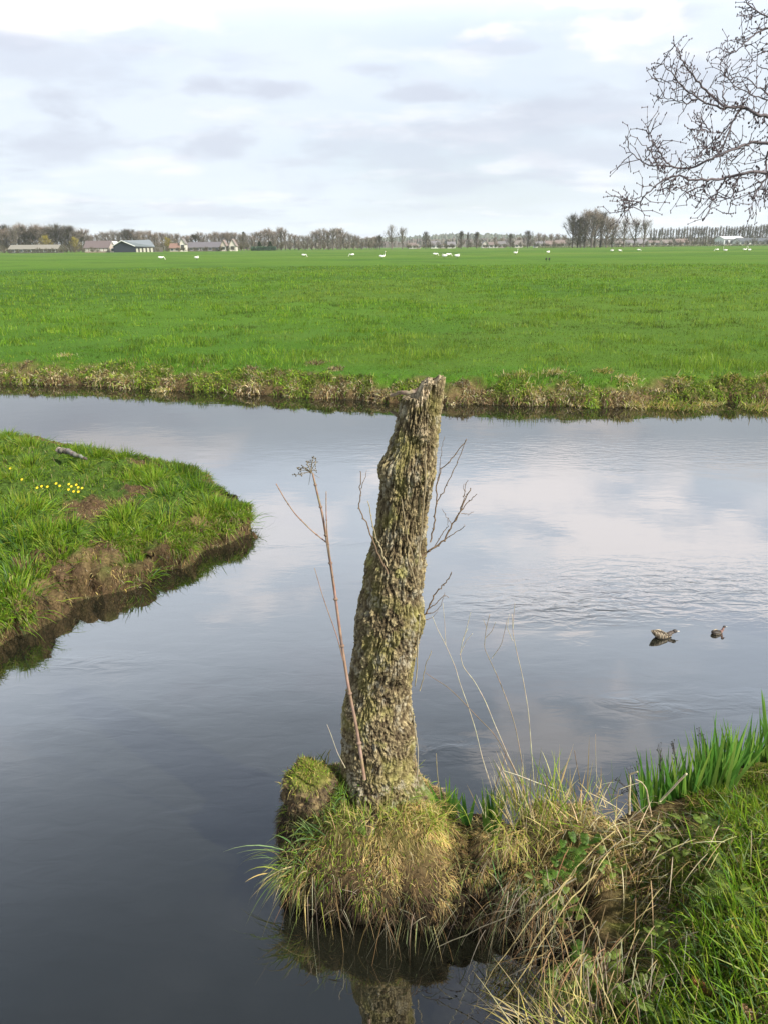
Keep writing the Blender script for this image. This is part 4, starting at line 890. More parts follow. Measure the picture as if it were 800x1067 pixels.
# ------------------------------------------------------------------ small things
def driftwood():
    m_ = MB(); P = np.array([onz(60, 470, .36), onz(68, 469.5, .37), onz(75, 472, .37), onz(82, 475, .36), onz(92, 478, .35)])
    tt = np.linspace(0, 4, 24); P = np.stack([np.interp(tt, np.arange(5), P[:, a]) for a in range(3)], 1); P += rng.normal(0, .004, P.shape)
    m_.tube(P, np.concatenate([[.012], np.linspace(.026, .012, 22), [.006]]), pal(24, [(.12, .10, .08), (.22, .2, .17)], None, .2), 9)
    o = m_.build('stick', M_BARK, None, True, origin=P[0]); tag(o, 'dark weathered stick lying in the grass of the spit', 'stick')
    m_ = MB(); P = np.array([onz(407, 412, .10), onz(416, 409, .16), onz(428, 409, .17), onz(436, 406, .2)])
    tt = np.linspace(0, 3, 14); P = np.stack([np.interp(tt, np.arange(4), P[:, a]) for a in range(3)], 1); P += rng.normal(0, .006, P.shape)
    m_.tube(P, np.linspace(.02, .035, 14), pal(14, [(.22, .17, .12)], None, .2), 8)
    o = m_.build('fallen_branch', M_BARK, None, True, origin=P[0]); tag(o, 'grey brown branch sticking out of the far bank left of the stump top', 'branch')
driftwood()
YC = (.85, .62, .03)
FL = [(77, 498), (80, 501), (84, 499), (88, 502), (82, 504), (86, 505.5), (91, 504.5), (78, 505), (65, 499), (50, 503), (55, 502), (5, 489), (18, 487), (45, 505), (68, 502), (30, 497)]
for i, (px, py) in enumerate(FL):
    m_ = MB(); q = onz(px, py + 3, .33); z0 = gz(q[0], q[1])[0]; q[2] = z0
    hh = rng.uniform(.10, .15); m_.tube([(0, 0, 0), (.003, 0, hh * .5), (0, 0, hh)], .0015, (.08, .15, .03), 4)
    n = 8; a = np.arange(n) / n * 2 * math.pi
    D = np.stack([np.cos(a), np.sin(a) , np.full(n, .25)], 1)
    V, Q, T, Cc = blades(np.tile([[0, 0, hh]], (n, 1)), D, .0105, .0065, .1, np.tile([YC], (n, 1)), 3, side=np.stack([-np.sin(a), np.cos(a), np.zeros(n)], 1)); m_.add(V, Q, T, Cc)
    m_.ball((0, 0, hh + .001), (.0028, .0028, .002), (.6, .42, .03), 6, 4)
    o = m_.build('yellow_flower', M_MISC); o.location = q; o.rotation_euler = (.75, 0, 0)
    lab = 'small yellow flower in the cluster on the grassy spit' if i < 8 else 'small yellow flower scattered left of the cluster on the spit'
    tag(o, lab, 'flower', 'yellow flowers on the grassy spit')
for px, py, lab in [(737, 993, 'orange brown dead leaf lying in the grass of the near bank'), (787, 1037, 'tan crumpled dead leaf low at the right edge of the near bank')]:
    q = onz(px, py, .43); z0 = gz(q[0], q[1])[0]; q[2] = z0 + .025
    m_ = MB(); t = np.linspace(-1, 1, 11); u = np.linspace(-1, 1, 7); V = []
    for a in t:
        for b in u:
            w_ = .016 * math.sqrt(max(1 - a * a, 0)) * (1 + .25 * math.sin(a * 14)); V.append((a * .026, b * w_, .007 * b * b + .006 * a * a + .002 * math.sin(a * 9 + b * 5)))
    Q = [(i * 7 + j, i * 7 + j + 1, (i + 1) * 7 + j + 1, (i + 1) * 7 + j) for i in range(10) for j in range(6)]
    m_.add(V, Q, None, (.32, .15, .06) if px < 760 else (.36, .22, .12)); m_.tube([(.025, 0, .006), (.045, .004, .004)], .0008, (.2, .1, .05), 4)
    o = m_.build('dead_leaf', M_STRAW, None, True); o.location = q; o.rotation_euler = (.3, -.2, 2.4); tag(o, lab, 'leaf')

# two small ducks on the water
def duck(px, py, L_, rz, label, pose):
    q = onz(px, py, 0); root = empty('duck', (q[0], q[1], 0), rz); tag(root, label, 'duck', 'small ducks swimming on the open water')
    s = L_; nU, nV = 28, 44
    t = np.linspace(0, 1, nV)       # tail (0) to breast (1), then the neck & head as a second lobe
    if pose == 0:   # cocked pointed tail, head low in front
        cx = -.50 * s + t * .86 * s; w_ = s * .19 * np.sin(np.pi * np.clip(t, 0, 1) ** .8) ** .75; hh = s * .17 * np.sin(np.pi * t ** .85) ** .8; zc = s * (.05 + .26 * (1 - t) ** 2.6)
    else:
        cx = -.45 * s + t * .8 * s; w_ = s * .21 * np.sin(np.pi * t ** .8) ** .7; hh = s * .17 * np.sin(np.pi * t ** .8) ** .7; zc = s * (.05 + .10 * (1 - t) ** 3)
    w_ = np.maximum(w_, .003 * s / .13); hh = np.maximum(hh, .003 * s / .13)
    th = np.linspace(0, 2 * math.pi, nU, endpoint=False)
    V = np.array([[cx[i], w_[i] * math.cos(a), zc[i] + hh[i] * math.sin(a)] for i in range(nV) for a in th])
    C = np.array([[.17, .125, .08]] * len(V)); pat = np.sin(V[:, 0] / s * 55 + 3 * np.abs(V[:, 1]) / s * 6) * np.sin(V[:, 1] / s * 40)
    C = np.where((pat > .15)[:, None], (.42, .35, .24), np.where((pat < -.4)[:, None], (.05, .04, .03), C))
    C[V[:, 2] < .04 * s] = (.10, .08, .06)
    if pose == 1: C = np.where((V[:, 2] > .1 * s)[:, None], (.07, .06, .05), C); C = np.where(((V[:, 0] > .2 * s))[:, None], (.30, .17, .14), C)
    Q = [(i * nU + j, (i + 1) * nU + j, (i + 1) * nU + (j + 1) % nU, i * nU + (j + 1) % nU) for i in range(nV - 1) for j in range(nU)]
    m_ = MB(); m_.add(V, Q, [(0, (j + 1) % nU, j) for j in range(1, nU - 1)], C)
    # neck + head
    hp = np.array([.46 * s, 0, .22 * s]) if pose == 0 else np.array([.42 * s, 0, .40 * s])
    P = np.array([(.22 * s, 0, .10 * s), (.32 * s, 0, .17 * s), hp - [.03 * s, 0, .02 * s]]); m_.tube(P, [.10 * s, .075 * s, .06 * s], (.14, .11, .09) if pose == 0 else (.33, .19, .16), 12)
    m_.ball(hp, (.10 * s, .075 * s, .075 * s), (.10, .085, .075), 16, 10)
    m_.C = [c_ * .6 for c_ in m_.C]; o = m_.build('body', M_MISC, root, True)
    m_ = MB(); m_.ball(hp + np.array([.13 * s, 0, -.015 * s]), (.075 * s, .028 * s, .015 * s), (.55, .50, .42) if pose == 0 else (.5, .48, .4), 10, 6); m_.build('bill', M_MISC, root, True)
    m_ = MB()
    for sg in (-1, 1):
        n = 7
        for k in range(n):
            a0 = np.array([.12 * s - k * .03 * s, sg * (.15 - .012 * k) * s, (.13 + .02 * k) * s]); a1 = a0 + np.array([-.30 * s, -sg * .10 * s, (.13 if pose == 0 else .03) * s])
            cc = [(.40, .34, .25), (.08, .06, .05)][k % 2]; V, Q, T, Cc = blades(a0[None], (a1 - a0)[None], np.linalg.norm(a1 - a0), .06 * s, .05, np.array([cc]), 4, side=np.array([[0, .4 * sg, 1.]])); m_.add(V, Q, T, Cc)
    m_.build('wings', M_MISC, root)
    m_ = MB(); 
    for sg in (-1, 1): m_.ball(hp + np.array([.045 * s, sg * .062 * s, .02 * s]), (.012 * s,) * 3, (.01, .01, .01), 6, 5)
    m_.build('eyes', M_MISC, root)
duck(690, 664, .135, math.radians(8), 'mottled brown duck with cocked tail, the larger of the two', 0)
duck(747, 660, .085, math.radians(14), 'smaller darker duck with raised head, further right', 1)

# ------------------------------------------------------------------ overhanging tree at the right
def overhang():
    TX, TY = 3.05, 2.75
    root = empty('overhanging_tree', (TX, TY, gz(TX, TY)[0])); org = np.array(root.location)
    tag(root, 'bare alder tree reaching its budding twigs in from the right', 'tree')
    bark = (.13, .11, .115)
    def px_(c, Y): return ony(630 + c[0] / 4.447, c[1] / 4.447, Y)
    limbs = [([(900, 60), (756, 132), (700, 155), (660, 185), (620, 235), (570, 245), (535, 222)], .005, 2.9),
             ([(860, 130), (756, 78), (700, 50), (655, 8), (640, -30)], .004, 2.7),
             ([(1000, 560), (850, 545), (756, 538), (700, 535), (640, 490), (560, 505), (480, 430), (420, 370), (370, 300), (340, 250), (315, 195)], .0085, 2.75),
             ([(560, 505), (480, 480), (400, 440), (330, 370), (275, 300), (255, 300)], .0035, 2.75),
             ([(430, 455), (380, 480), (310, 460), (250, 455)], .0025, 2.75), ([(350, 375), (300, 378), (248, 380)], .002, 2.75),
             ([(640, 492), (590, 560), (565, 640), (540, 690), (470, 690), (440, 665)], .004, 2.75),
             ([(1000, 700), (756, 665), (700, 655), (620, 680), (540, 715), (470, 750), (380, 785), (300, 775), (240, 768), (190, 765), (140, 720), (100, 680)], .007, 2.6),
             ([(300, 775), (255, 720), (225, 660), (200, 640), (195, 600)], .0028, 2.6), ([(240, 768), (215, 700), (170, 672)], .002, 2.6),
             ([(1000, 820), (756, 797), (640, 800), (560, 825), (480, 835), (390, 830), (330, 815), (270, 830), (200, 890), (150, 945), (80, 968)], .007, 2.55),
             ([(200, 890), (150, 920), (95, 930)], .002, 2.55), ([(150, 945), (120, 960), (90, 985)], .0018, 2.55),
             ([(900, 420), (756, 470), (680, 440), (600, 400), (555, 350)], .004, 2.8), ([(900, 330), (756, 330), (700, 290), (680, 270)], .003, 2.95), ([(756, 440), (700, 400), (620, 340)], .003, 2.85),
             ([(900, 230), (800, 230), (740, 235), (700, 225)], .003, 2.95),
             ([(640, 800), (600, 850), (580, 930), (570, 990)], .003, 2.55), ([(560, 825), (520, 890), (490, 940), (478, 990)], .003, 2.55), ([(480, 835), (455, 870), (440, 935)], .0025, 2.55),
             ([(756, 797), (720, 860), (690, 910), (680, 955)], .003, 2.55), ([(390, 830), (380, 880), (360, 910)], .002, 2.55), ([(330, 815), (300, 850), (295, 880)], .002, 2.55), ([(640, 690), (600, 730), (570, 770)], .0025, 2.6), ([(756, 700), (740, 760), (760, 850), (740, 920)], .004, 2.6),
             ([(540, 715), (500, 690), (450, 690), (425, 730)], .0025, 2.6), ([(560, 505), (545, 430), (548, 350)], .003, 2.75), ([(480, 610), (430, 600), (395, 600)], .002, 2.6), ([(490, 610), (450, 560), (420, 540)], .0022, 2.62), ([(590, 560), (540, 620), (490, 612)], .0022, 2.65)]
    twm = MB(); cat = MB()
    rr = np.random.default_rng(11)
    for pts, r0, Y in limbs:
        P = np.array([px_(c, Y + rr.normal(0, .02)) for c in pts])
        if pts[0][0] >= 850:   # carry on to the trunk
            e = np.array([TX - .1, TY, P[0][2] * .85 + .25]); P = np.vstack([e, (e + P[0]) / 2 + [0, 0, .08], P]); start = 2
        k = len(P); tt = np.linspace(0, k - 1, k * 4); P2 = np.stack([np.interp(tt, np.arange(k), P[:, a]) for a in range(3)], 1)
        for _ in range(2): P2[1:-1] = P2[:-2] * .25 + P2[1:-1] * .5 + P2[2:] * .25
        P2[1:-1] += rr.normal(0, .0020, (len(P2) - 2, 3))
        R2 = np.linspace(r0 * .95, .0011, len(P2)); 
        if pts[0][0] >= 850: R2[:8] = np.maximum(R2[:8], np.linspace(.03, r0, 8))
        m_ = MB(); m_.tube(P2, R2, bark, 6); o = m_.build('branch', M_TWIG, None, True, origin=org); o.location = (0, 0, 0); o.parent = root
        # side twigs
        i0 = 10 if pts[0][0] >= 850 else 2
        for q in range(i0, len(P2)):
            for _ in range(rr.integers(0, 4)):
                if rr.uniform() < .33: continue
                d = P2[q] - P2[q - 1]; d /= np.linalg.norm(d) + 1e-9
                v = rr.normal(0, 1, 3); v[2] += .35; v -= d * (v @ d); v /= np.linalg.norm(v); dd = d * .5 + v * .8
                ln = rr.uniform(.03, .10); p0 = P2[q]; pl = [p0]
                for s_ in range(3):
                    dd = dd + rr.normal(0, .45, 3); dd /= np.linalg.norm(dd); pl.append(pl[-1] + dd * ln / 3)
                    cat.ball(pl[-1], (.0017, .0017, .0034), (.07, .045, .05), 5, 4)
                    if rr.uniform() < .35:
                        e = pl[-1] + rr.normal(0, .011, 3); twm.tube([pl[-1], e], .0010, bark, 3, False); cat.ball(e, (.0017, .0017, .0032), (.08, .05, .05), 5, 4)
                twm.tube(pl, np.linspace(.0014, .0007, 4), bark, 4, False)
    # clusters of little cones
    for cx, cy, n in [(470, 680, 22), (500, 655, 12), (455, 720, 12), (540, 680, 8), (300, 868, 9), (465, 865, 9), (585, 870, 16), (610, 890, 10), (560, 850, 8), (438, 940, 6), (480, 990, 5), (690, 905, 9), (90, 965, 7), (75, 975, 5), (710, 570, 14), (690, 545, 12), (620, 495, 10), (490, 500, 9), (740, 880, 12), (700, 800, 14), (750, 580, 10), (640, 500, 8), (610, 190, 7), (720, 230, 8), (715, 130, 6), (250, 760, 5), (220, 840, 4)]:
        c = px_((cx, cy), 2.62 if cy > 600 else 2.75)
        for _ in range(n * 2 // 3):
            q = c + rr.normal(0, .015, 3); cat.ball(q, (rr.uniform(.0022, .0036), rr.uniform(.0022, .0036), rr.uniform(.003, .0055)), (.07, .052, .055), 7, 5, .3)
            twm.tube([c, q], .0009, bark, 3, False)
    o = twm.build('twigs', M_TWIG, None, True, origin=org); o.location = (0, 0, 0); o.parent = root
    o = cat.build('cones', M_TWIG, None, True, origin=org); o.location = (0, 0, 0); o.parent = root
    m_ = MB(); P = np.array([[TX, TY, -.05 + org[2]], [TX + .03, TY, 1], [TX, TY + .04, 2.2], [TX - .04, TY + .02, 3.2], [TX, TY, 4.6], [TX + .05, TY, 6.2]]); tt = np.linspace(0, 5, 40)
    P = np.stack([np.interp(tt, np.arange(6), P[:, a]) for a in range(3)], 1)
    m_.tube(P, np.interp(tt, [0, .4, 3, 5], [.19, .13, .09, .02]), pal(40, [(.11, .09, .075)], None, .1), 14); o = m_.build('trunk', M_BARK, None, True, origin=org); o.location = (0, 0, 0); o.parent = root
    for k in range(14):
        z = rr.uniform(2.6, 6); a = rr.uniform(-1.3, 2.2); m_ = MB(); P = [np.array([TX, TY, z])]; d = np.array([math.cos(a), math.sin(a), .5])
        for s_ in range(7): d = d + rr.normal(0, .15, 3); P.append(P[-1] + d * .16)
        m_.tube(P, np.linspace(.03, .004, 8), bark, 6)
        for s_ in range(1, 8):
            for _ in range(5):
                v = d + rr.normal(0, .8, 3); v /= np.linalg.norm(v); m_.tube([P[s_], P[s_] + v * .12, P[s_] + v * .22 + rr.normal(0, .03, 3)], [.003, .002, .001], bark, 3, False)
        o = m_.build('branch', M_TWIG, None, True, origin=org); o.location = (0, 0, 0); o.parent = root
overhang()

# ------------------------------------------------------------------ far trees
def tree_proto(kind, seed, trunk_c, twig_c, H=14.):
    """returns (trunk mesh, crown mesh) built at unit height H"""
    r = np.random.default_rng(seed); tr = MB(); cr = MB()
    if kind == 'conifer':
        tr.tube([(0, 0, 0), (0, 0, H)], [.25, .04], trunk_c, 6)
        n = 2600; z = r.uniform(.06, 1, n) ** .8 * H; rr_ = (H - z) * .26 * r.uniform(.4, 1.1, n) + .2; a = r.uniform(0, 6.28, n)
        P = np.stack([np.cos(a) * rr_, np.sin(a) * rr_, z], 1); D = np.stack([np.cos(a), np.sin(a), r.normal(-.2, .3, n)], 1)
        cr.add(*blades(P, D, r.uniform(.5, 1.1, n), .35, .2, np.clip(np.array(twig_c) * r.uniform(.6, 1.4, (n, 1)), 0, 1), 2))
    else:
        lean = r.normal(0, .03, 2)
        sp = {'round': (.37, .10), 'poplar': (.11, .06), 'airy': (.33, .16), 'wide': (.40, .10), 'bush': (.5, .03)}[kind]
        top = H * .97; Pn = 8; tp = np.array([[lean[0] * z + r.normal(0, .08), lean[1] * z + r.normal(0, .08), z] for z in np.linspace(0, top * .8, Pn)])
        if kind != 'bush': tr.tube(tp, np.linspace(.30 if kind != 'poplar' else .22, .06, Pn) * H / 14, trunk_c, 6)
        nb = {'round': 46, 'poplar': 34, 'airy': 40, 'wide': 52, 'bush': 26}[kind]
        for b in range(nb):
            u = r.uniform(sp[1], .85) if kind != 'bush' else r.uniform(0, .3); st_ = np.array([np.interp(u * top, tp[:, 2], tp[:, q]) for q in range(3)])
            a = r.uniform(0, 6.28)
            # crown envelope: the limb heads for a point on it
            lo = {'round': .10, 'airy': .22, 'wide': .10, 'poplar': .06, 'bush': -.3}[kind]
            ez = H * r.uniform(max(u + .05, lo + .06), 1.0); f_ = math.sin(math.pi * min(1, max(0.02, (ez / H - lo) / (1.03 - lo))) ** .85) ** .8
            er = sp[0] * H * f_ * r.uniform(.45, 1.1)
            en = np.array([math.cos(a) * er, math.sin(a) * er, ez]); mid = st_ * .45 + en * .55 + np.array([math.cos(a), math.sin(a), -.6]) * er * .15
            L3 = [st_, mid, en]; tt = np.linspace(0, 1, 6); P = np.array([(1 - t) ** 2 * st_ + 2 * t * (1 - t) * mid + t * t * en for t in tt]) + r.normal(0, .1, (6, 3))
            tr.tube(P, np.linspace(.10, .03, 6) * H / 14, trunk_c, 4, False)
            # twig sprays
            n = {'round': 30, 'poplar': 30, 'airy': 22, 'wide': 38, 'bush': 60}[kind]
            t = r.uniform(.25, 1, n); base = np.stack([np.interp(t, tt, P[:, q]) for q in range(3)], 1)
            d = (en - st_) / (np.linalg.norm(en - st_) + 1e-6); D = d * .8 + r.normal(0, .6, (n, 3)) + [0, 0, .35]
            cc = np.clip(np.array(twig_c) * r.uniform(.65, 1.35, (n, 1)), 0, 1)
            Ln = r.uniform(.8, 2.2, n) * H / 14 * (.6 if kind == 'poplar' else 1)
            cr.add(*blades(base, D, Ln, .055 * (1.8 if kind == 'bush' else 1), .05, cc, 2))
            tips = base + D / np.linalg.norm(D, axis=1)[:, None] * Ln[:, None] * r.uniform(.3, .9, (n, 1))
            cr.add(*blades(tips, D + r.normal(0, .9, (n, 3)), Ln * .55, .05, .05, cc * 1.1, 1))
    t_o = tr.build('trunk', M_FAR, None, True) if tr.n else None
    c_o = cr.build('crown', M_FAR)
    mt, mc = (t_o.data if t_o else None), c_o.data
    if t_o: bpy.data.objects.remove(t_o)
    bpy.data.objects.remove(c_o)
    return mt, mc
TB = (.13, .11, .095); TW = (.25, .20, .16)
PRO = {}
for i in range(4): PRO['round', i] = tree_proto('round', 100 + i, TB, TW)
for i in range(3): PRO['airy', i] = tree_proto('airy', 120 + i, TB, (.23, .20, .165))
for i in range(3): PRO['wide', i] = tree_proto('wide', 140 + i, (.07, .06, .05), (.095, .08, .062))
for i in range(3): PRO['poplar', i] = tree_proto('poplar', 160 + i, TB, (.22, .19, .18))
for i in range(2): PRO['willow', i] = tree_proto('round', 180 + i, (.16, .13, .06), (.36, .30, .06))
for i in range(2): PRO['bush', i] = tree_proto('bush', 200 + i, TB, (.13, .115, .07))
PRO['conifer', 0] = tree_proto('conifer', 220, TB, (.03, .045, .022))
def at(px, D):
    """world x of a photo column at ground distance D"""
    d = ray(px, 258); return d[0] / d[1] * D
NAMES = {'round': 'bare_tree', 'airy': 'bare_tree', 'wide': 'bare_tree', 'poplar': 'poplar_tree', 'willow': 'willow_tree', 'bush': 'shrub', 'conifer': 'conifer_tree'}
def put_tree(kind, px, hpx, D, label, group=None, cat='tree', wide=1.0, v=None):
    ks = [k for k in PRO if k[0] == kind]; k = ks[random.randrange(len(ks))] if v is None else (kind, v)
    H = hpx * D * .942 / F; x = at(px, D); s = H / 14.
    root = empty(NAMES[kind], (x, D, .36), random.uniform(0, 6.28)); root.scale = (s * wide, s * wide, s)
    tag(root, label, cat, group)
    for me, nme in zip(PRO[k], ('trunk', 'crown')):
        if me is None: continue
        o = bpy.data.objects.new(nme, me); COL.objects.link(o); o.parent = root
rr = random.Random(5)
topx = [-30, 0, 20, 50, 80, 100, 120, 150, 170, 190, 210, 240, 265, 285, 296, 310, 330, 352, 375, 400]
topy = [24, 25, 27, 27, 24, 19, 21, 23, 19, 16, 18, 18, 17, 22, 23, 14, 19, 21, 13, 12]
x = -24
while x < 392:
    hp = np.interp(x, topx, topy) * rr.uniform(.82, 1.04)
    g_ = 'bare trees in the long belt behind the farm' if x < 265 else 'bare trees in the belt along the meadow edge'
    lab = 'bare grey brown tree among the dense belt behind the farm buildings' if x < 265 else 'bare grey brown tree in the belt between the farm and the lone trees'
    put_tree(rr.choice(['round', 'round', 'airy', 'wide'] if x < 265 else ['round', 'airy', 'airy']), x, hp, rr.uniform(455, 500), lab, g_, wide=rr.uniform(1.3, 1.8))
    x += rr.uniform(3.4, 5.2)
x = -20
while x < 395:      # lower brush in front of the belt
    put_tree('bush', x, rr.uniform(6, 10), rr.uniform(440, 452), 'low bare shrub at the foot of the tree belt', 'low shrubs along the far meadow edge', 'shrub', wide=1.5)
    x += rr.uniform(6, 9)
for a_, b_ in ((4, 116), (164, 250), (425, 590), (640, 750)):
    x = a_
    while x < b_:
        put_tree('bush', x, rr.uniform(3.5, 6.5) if x < 300 else rr.uniform(3, 5), rr.uniform(395, 401) if x < 300 else rr.uniform(505, 515), 'low bare shrub standing in front of the buildings', 'low shrubs in front of the buildings', 'shrub', wide=1.8)
        x += rr.uniform(5, 12)
for px, h, lab in [(49, 17, 'yellowish budding willow above the long low farm shed'), (79, 15, 'yellowish budding willow beside the brown roofed farmhouse'), (175, 14, 'yellow green budding willow right of the dark barn')]:
    put_tree('willow', px, h, 436, lab, wide=1.2)
put_tree('conifer', 271, 9, 436, 'left one of two small dark conifers at the meadow edge', wide=1.6); put_tree('conifer', 282, 9, 437, 'right one of two small dark conifers at the meadow edge', wide=1.6)
put_tree('conifer', 255, 18, 520, 'dark pointed conifer rising above the belt of bare trees')
put_tree('wide', 396, 14, 436, 'dark bare tree left of the two tall airy ones', wide=1.2)
put_tree('airy', 408, 23, 460, 'taller left one of two airy pale trees', wide=1.25); put_tree('airy', 419, 21, 462, 'lower right one of two airy pale trees', wide=1.25)
put_tree('wide', 443, 17, 420, 'lone dark round bare tree in front of the houses', wide=.9)
put_tree('wide', 480, 17, 415, 'leftmost dark bare tree of the loose group of three', wide=.9); put_tree('wide', 487, 16, 417, 'slim middle tree of the loose group of three', wide=.5); put_tree('wide', 496, 16, 419, 'rightmost dark bare tree of the loose group of three', wide=.9)
put_tree('wide', 531, 14, 430, 'dark bare tree left of the darker round tree', wide=.9); put_tree('wide', 549, 17, 415, 'darkest round bare tree in the middle of the horizon', wide=1.2)
for i, (px, h, k) in enumerate([(596, 32, 'wide'), (604, 30, 'round'), (608, 36, 'round'), (615, 37, 'round'), (619, 35, 'airy'), (625, 34, 'wide'), (631, 30, 'round'), (637, 28, 'round'), (601, 26, 'wide')]):
    put_tree(k, px, h, 400 + 5 * (i % 3), 'tall bare tree crowded in the grove on the horizon', 'tall bare trees in the grove', wide=1.25)
put_tree('airy', 649, 28, 402, 'first slender bare tree right of the grove', wide=1.25); put_tree('airy', 660, 28, 404, 'middle one of the slender bare trees right of the grove', wide=1.25); put_tree('airy', 670, 27, 402, 'last slender bare tree right of the grove', wide=1.2)
x = 676
while x < 815:
    put_tree('poplar', x, np.interp(x, [676, 740, 815], [17, 18.5, 20]) * rr.uniform(.94, 1.05), 640 + rr.uniform(-3, 3), 'slim bare poplar in the even row behind the white building', 'poplars in the long row', wide=1.3)
    x += rr.uniform(2.5, 3.2)
x = 425
while x < 810:
    put_tree('bush', x, rr.uniform(4.5, 8) if x < 590 or x > 640 else 8, rr.uniform(500, 530), 'low bare shrub among the distant houses', 'low shrubs among the distant houses', 'shrub', wide=1.7)
    x += rr.uniform(7, 10)
for px in [560, 566, 573, 580, 587]: put_tree('round', px, rr.uniform(11, 14), 560, 'faint bare tree left of the grove', 'faint bare trees left of the grove', wide=1.3)
for px in [515, 522, 540]: put_tree('round', px, rr.uniform(9, 12), 560, 'faint small bare tree behind the houses', 'faint small trees behind the houses', wide=1.3)

# far-off wood and low hills at the horizon
def far_ridge(name, pxs, hs, D, c, label, kind, depth=60):
    n = 700; t = np.linspace(pxs[0], pxs[-1], n); hh = np.interp(t, pxs, hs) * D * .942 / F
    rg = np.random.default_rng(int(D)); hh = hh * (1 + .12 * fbm(np.stack([t * .35, t * 0, t * 0 + D], 1), 3) + .05 * rg.normal(0, 1, n))
    rows = [(0, 0.0), (4, .75), (10, .95), (depth * .5, 1.0), (depth, .9), (depth + 5, 0)]
    V = []; 
    for dy, f_ in rows:
        for i in range(n): V.append((at(t[i], D + dy), D + dy + (rg.normal(0, 2) if 0 < f_ else 0), .3 + hh[i] * f_ * (1 + (rg.normal(0, .06) if f_ > 0 else 0))))
    Q = [(r * n + i, r * n + i + 1, (r + 1) * n + i + 1, (r + 1) * n + i) for r in range(len(rows) - 1) for i in range(n - 1)]
    mb = MB(); mb.add(V, Q, None, pal(len(V), [c], None, .15)); o = mb.build(name, M_FAR); tag(o, label, 'woodland', kind=kind)
far_ridge('far_woodland', [-60, 420, 430, 560, 600, 700, 860], [6, 6, 8, 8, 7, 7, 7], 1100, (.12, .105, .09), 'hazy grey far-off woodland behind the houses', 'stuff')
far_ridge('far_hills', [-60, 300, 440, 470, 540, 600, 860], [4, 7, 11, 13, 11, 7, 5], 1900, (.10, .11, .09), 'faint blue grey rise far beyond the woods', 'structure', 120)

# ------------------------------------------------------------------ buildings
def house(name, label, px0, px1, D, eave, ridge, wall, roof, cat='house', depth=9., hip=False, gable_end=None, windows=3, win_c=(.06, .07, .08), doors=0):
    x0, x1 = at(px0, D), at(px1, D); w_ = x1 - x0; xc = (x0 + x1) / 2; root = empty(name, (xc, D, .36)); tag(root, label, cat)
    hw = w_ / 2; m_ = MB()
    V = [(-hw, 0, -.3), (hw, 0, -.3), (hw, depth, -.3), (-hw, depth, -.3), (-hw, 0, eave), (hw, 0, eave), (hw, depth, eave), (-hw, depth, eave)]
    if gable_end == 'front':
        V += [(0, 0, ridge - .05), (0, depth, ridge - .05)]; m_.add(V, [(0, 1, 5, 4), (1, 2, 6, 5), (2, 3, 7, 6), (3, 0, 4, 7)], [(4, 5, 8), (6, 7, 9)], wall)
    else:
        V += [(-hw, depth / 2, ridge - .05), (hw, depth / 2, ridge - .05)]; m_.add(V, [(0, 1, 5, 4), (1, 2, 6, 5), (2, 3, 7, 6), (3, 0, 4, 7)], [(5, 6, 9), (7, 4, 8)], wall)
    m_.build('wall', M_MISC, root)
    r_ = MB(); ov = .4; th = .18
    if gable_end == 'front':
        for sg in (-1, 1):
            a = [(sg * (hw + ov), -ov, eave - ov * (ridge - eave) / hw), (0, -ov, ridge), (0, depth + ov, ridge), (sg * (hw + ov), depth + ov, eave - ov * (ridge - eave) / hw)]
            V = a + [(p_[0], p_[1], p_[2] + th) for p_ in a]; r_.add(V, [(0, 1, 2, 3), (4, 7, 6, 5), (0, 4, 5, 1), (1, 5, 6, 2), (2, 6, 7, 3), (3, 7, 4, 0)], None, roof)
    else:
        hp = 2.2 if hip else 0
        for sg in (0, 1):
            ye = -ov if sg == 0 else depth + ov; a = [(-hw - ov, ye, eave - .2), (hw + ov, ye, eave - .2), (hw + ov - hp, depth / 2, ridge), (-hw - ov + hp, depth / 2, ridge)]
            V = a + [(p_[0], p_[1], p_[2] + th) for p_ in a]; r_.add(V, [(0, 1, 2, 3), (4, 7, 6, 5), (0, 4, 5, 1), (1, 5, 6, 2), (2, 6, 7, 3), (3, 7, 4, 0)], None, roof)
    r_.build('roof', M_MISC, root)
    for i in range(windows):
        xx = -hw + (i + .5) * w_ / windows; ww = min(1.0, w_ / windows * .3); f_ = MB(); f_.box(xx - ww - .12, xx + ww + .12, -.06, .02, eave * .25 - .1, eave * .8 + .1, (.75, .75, .72)); fo = f_.build('window', M_MISC, root)
        g_ = MB(); g_.box(xx - ww, xx + ww, -.09, -.062, eave * .25, eave * .8, win_c); g_.build('pane', M_MISC, fo)
    return root
DKB = (.025, .03, .045)
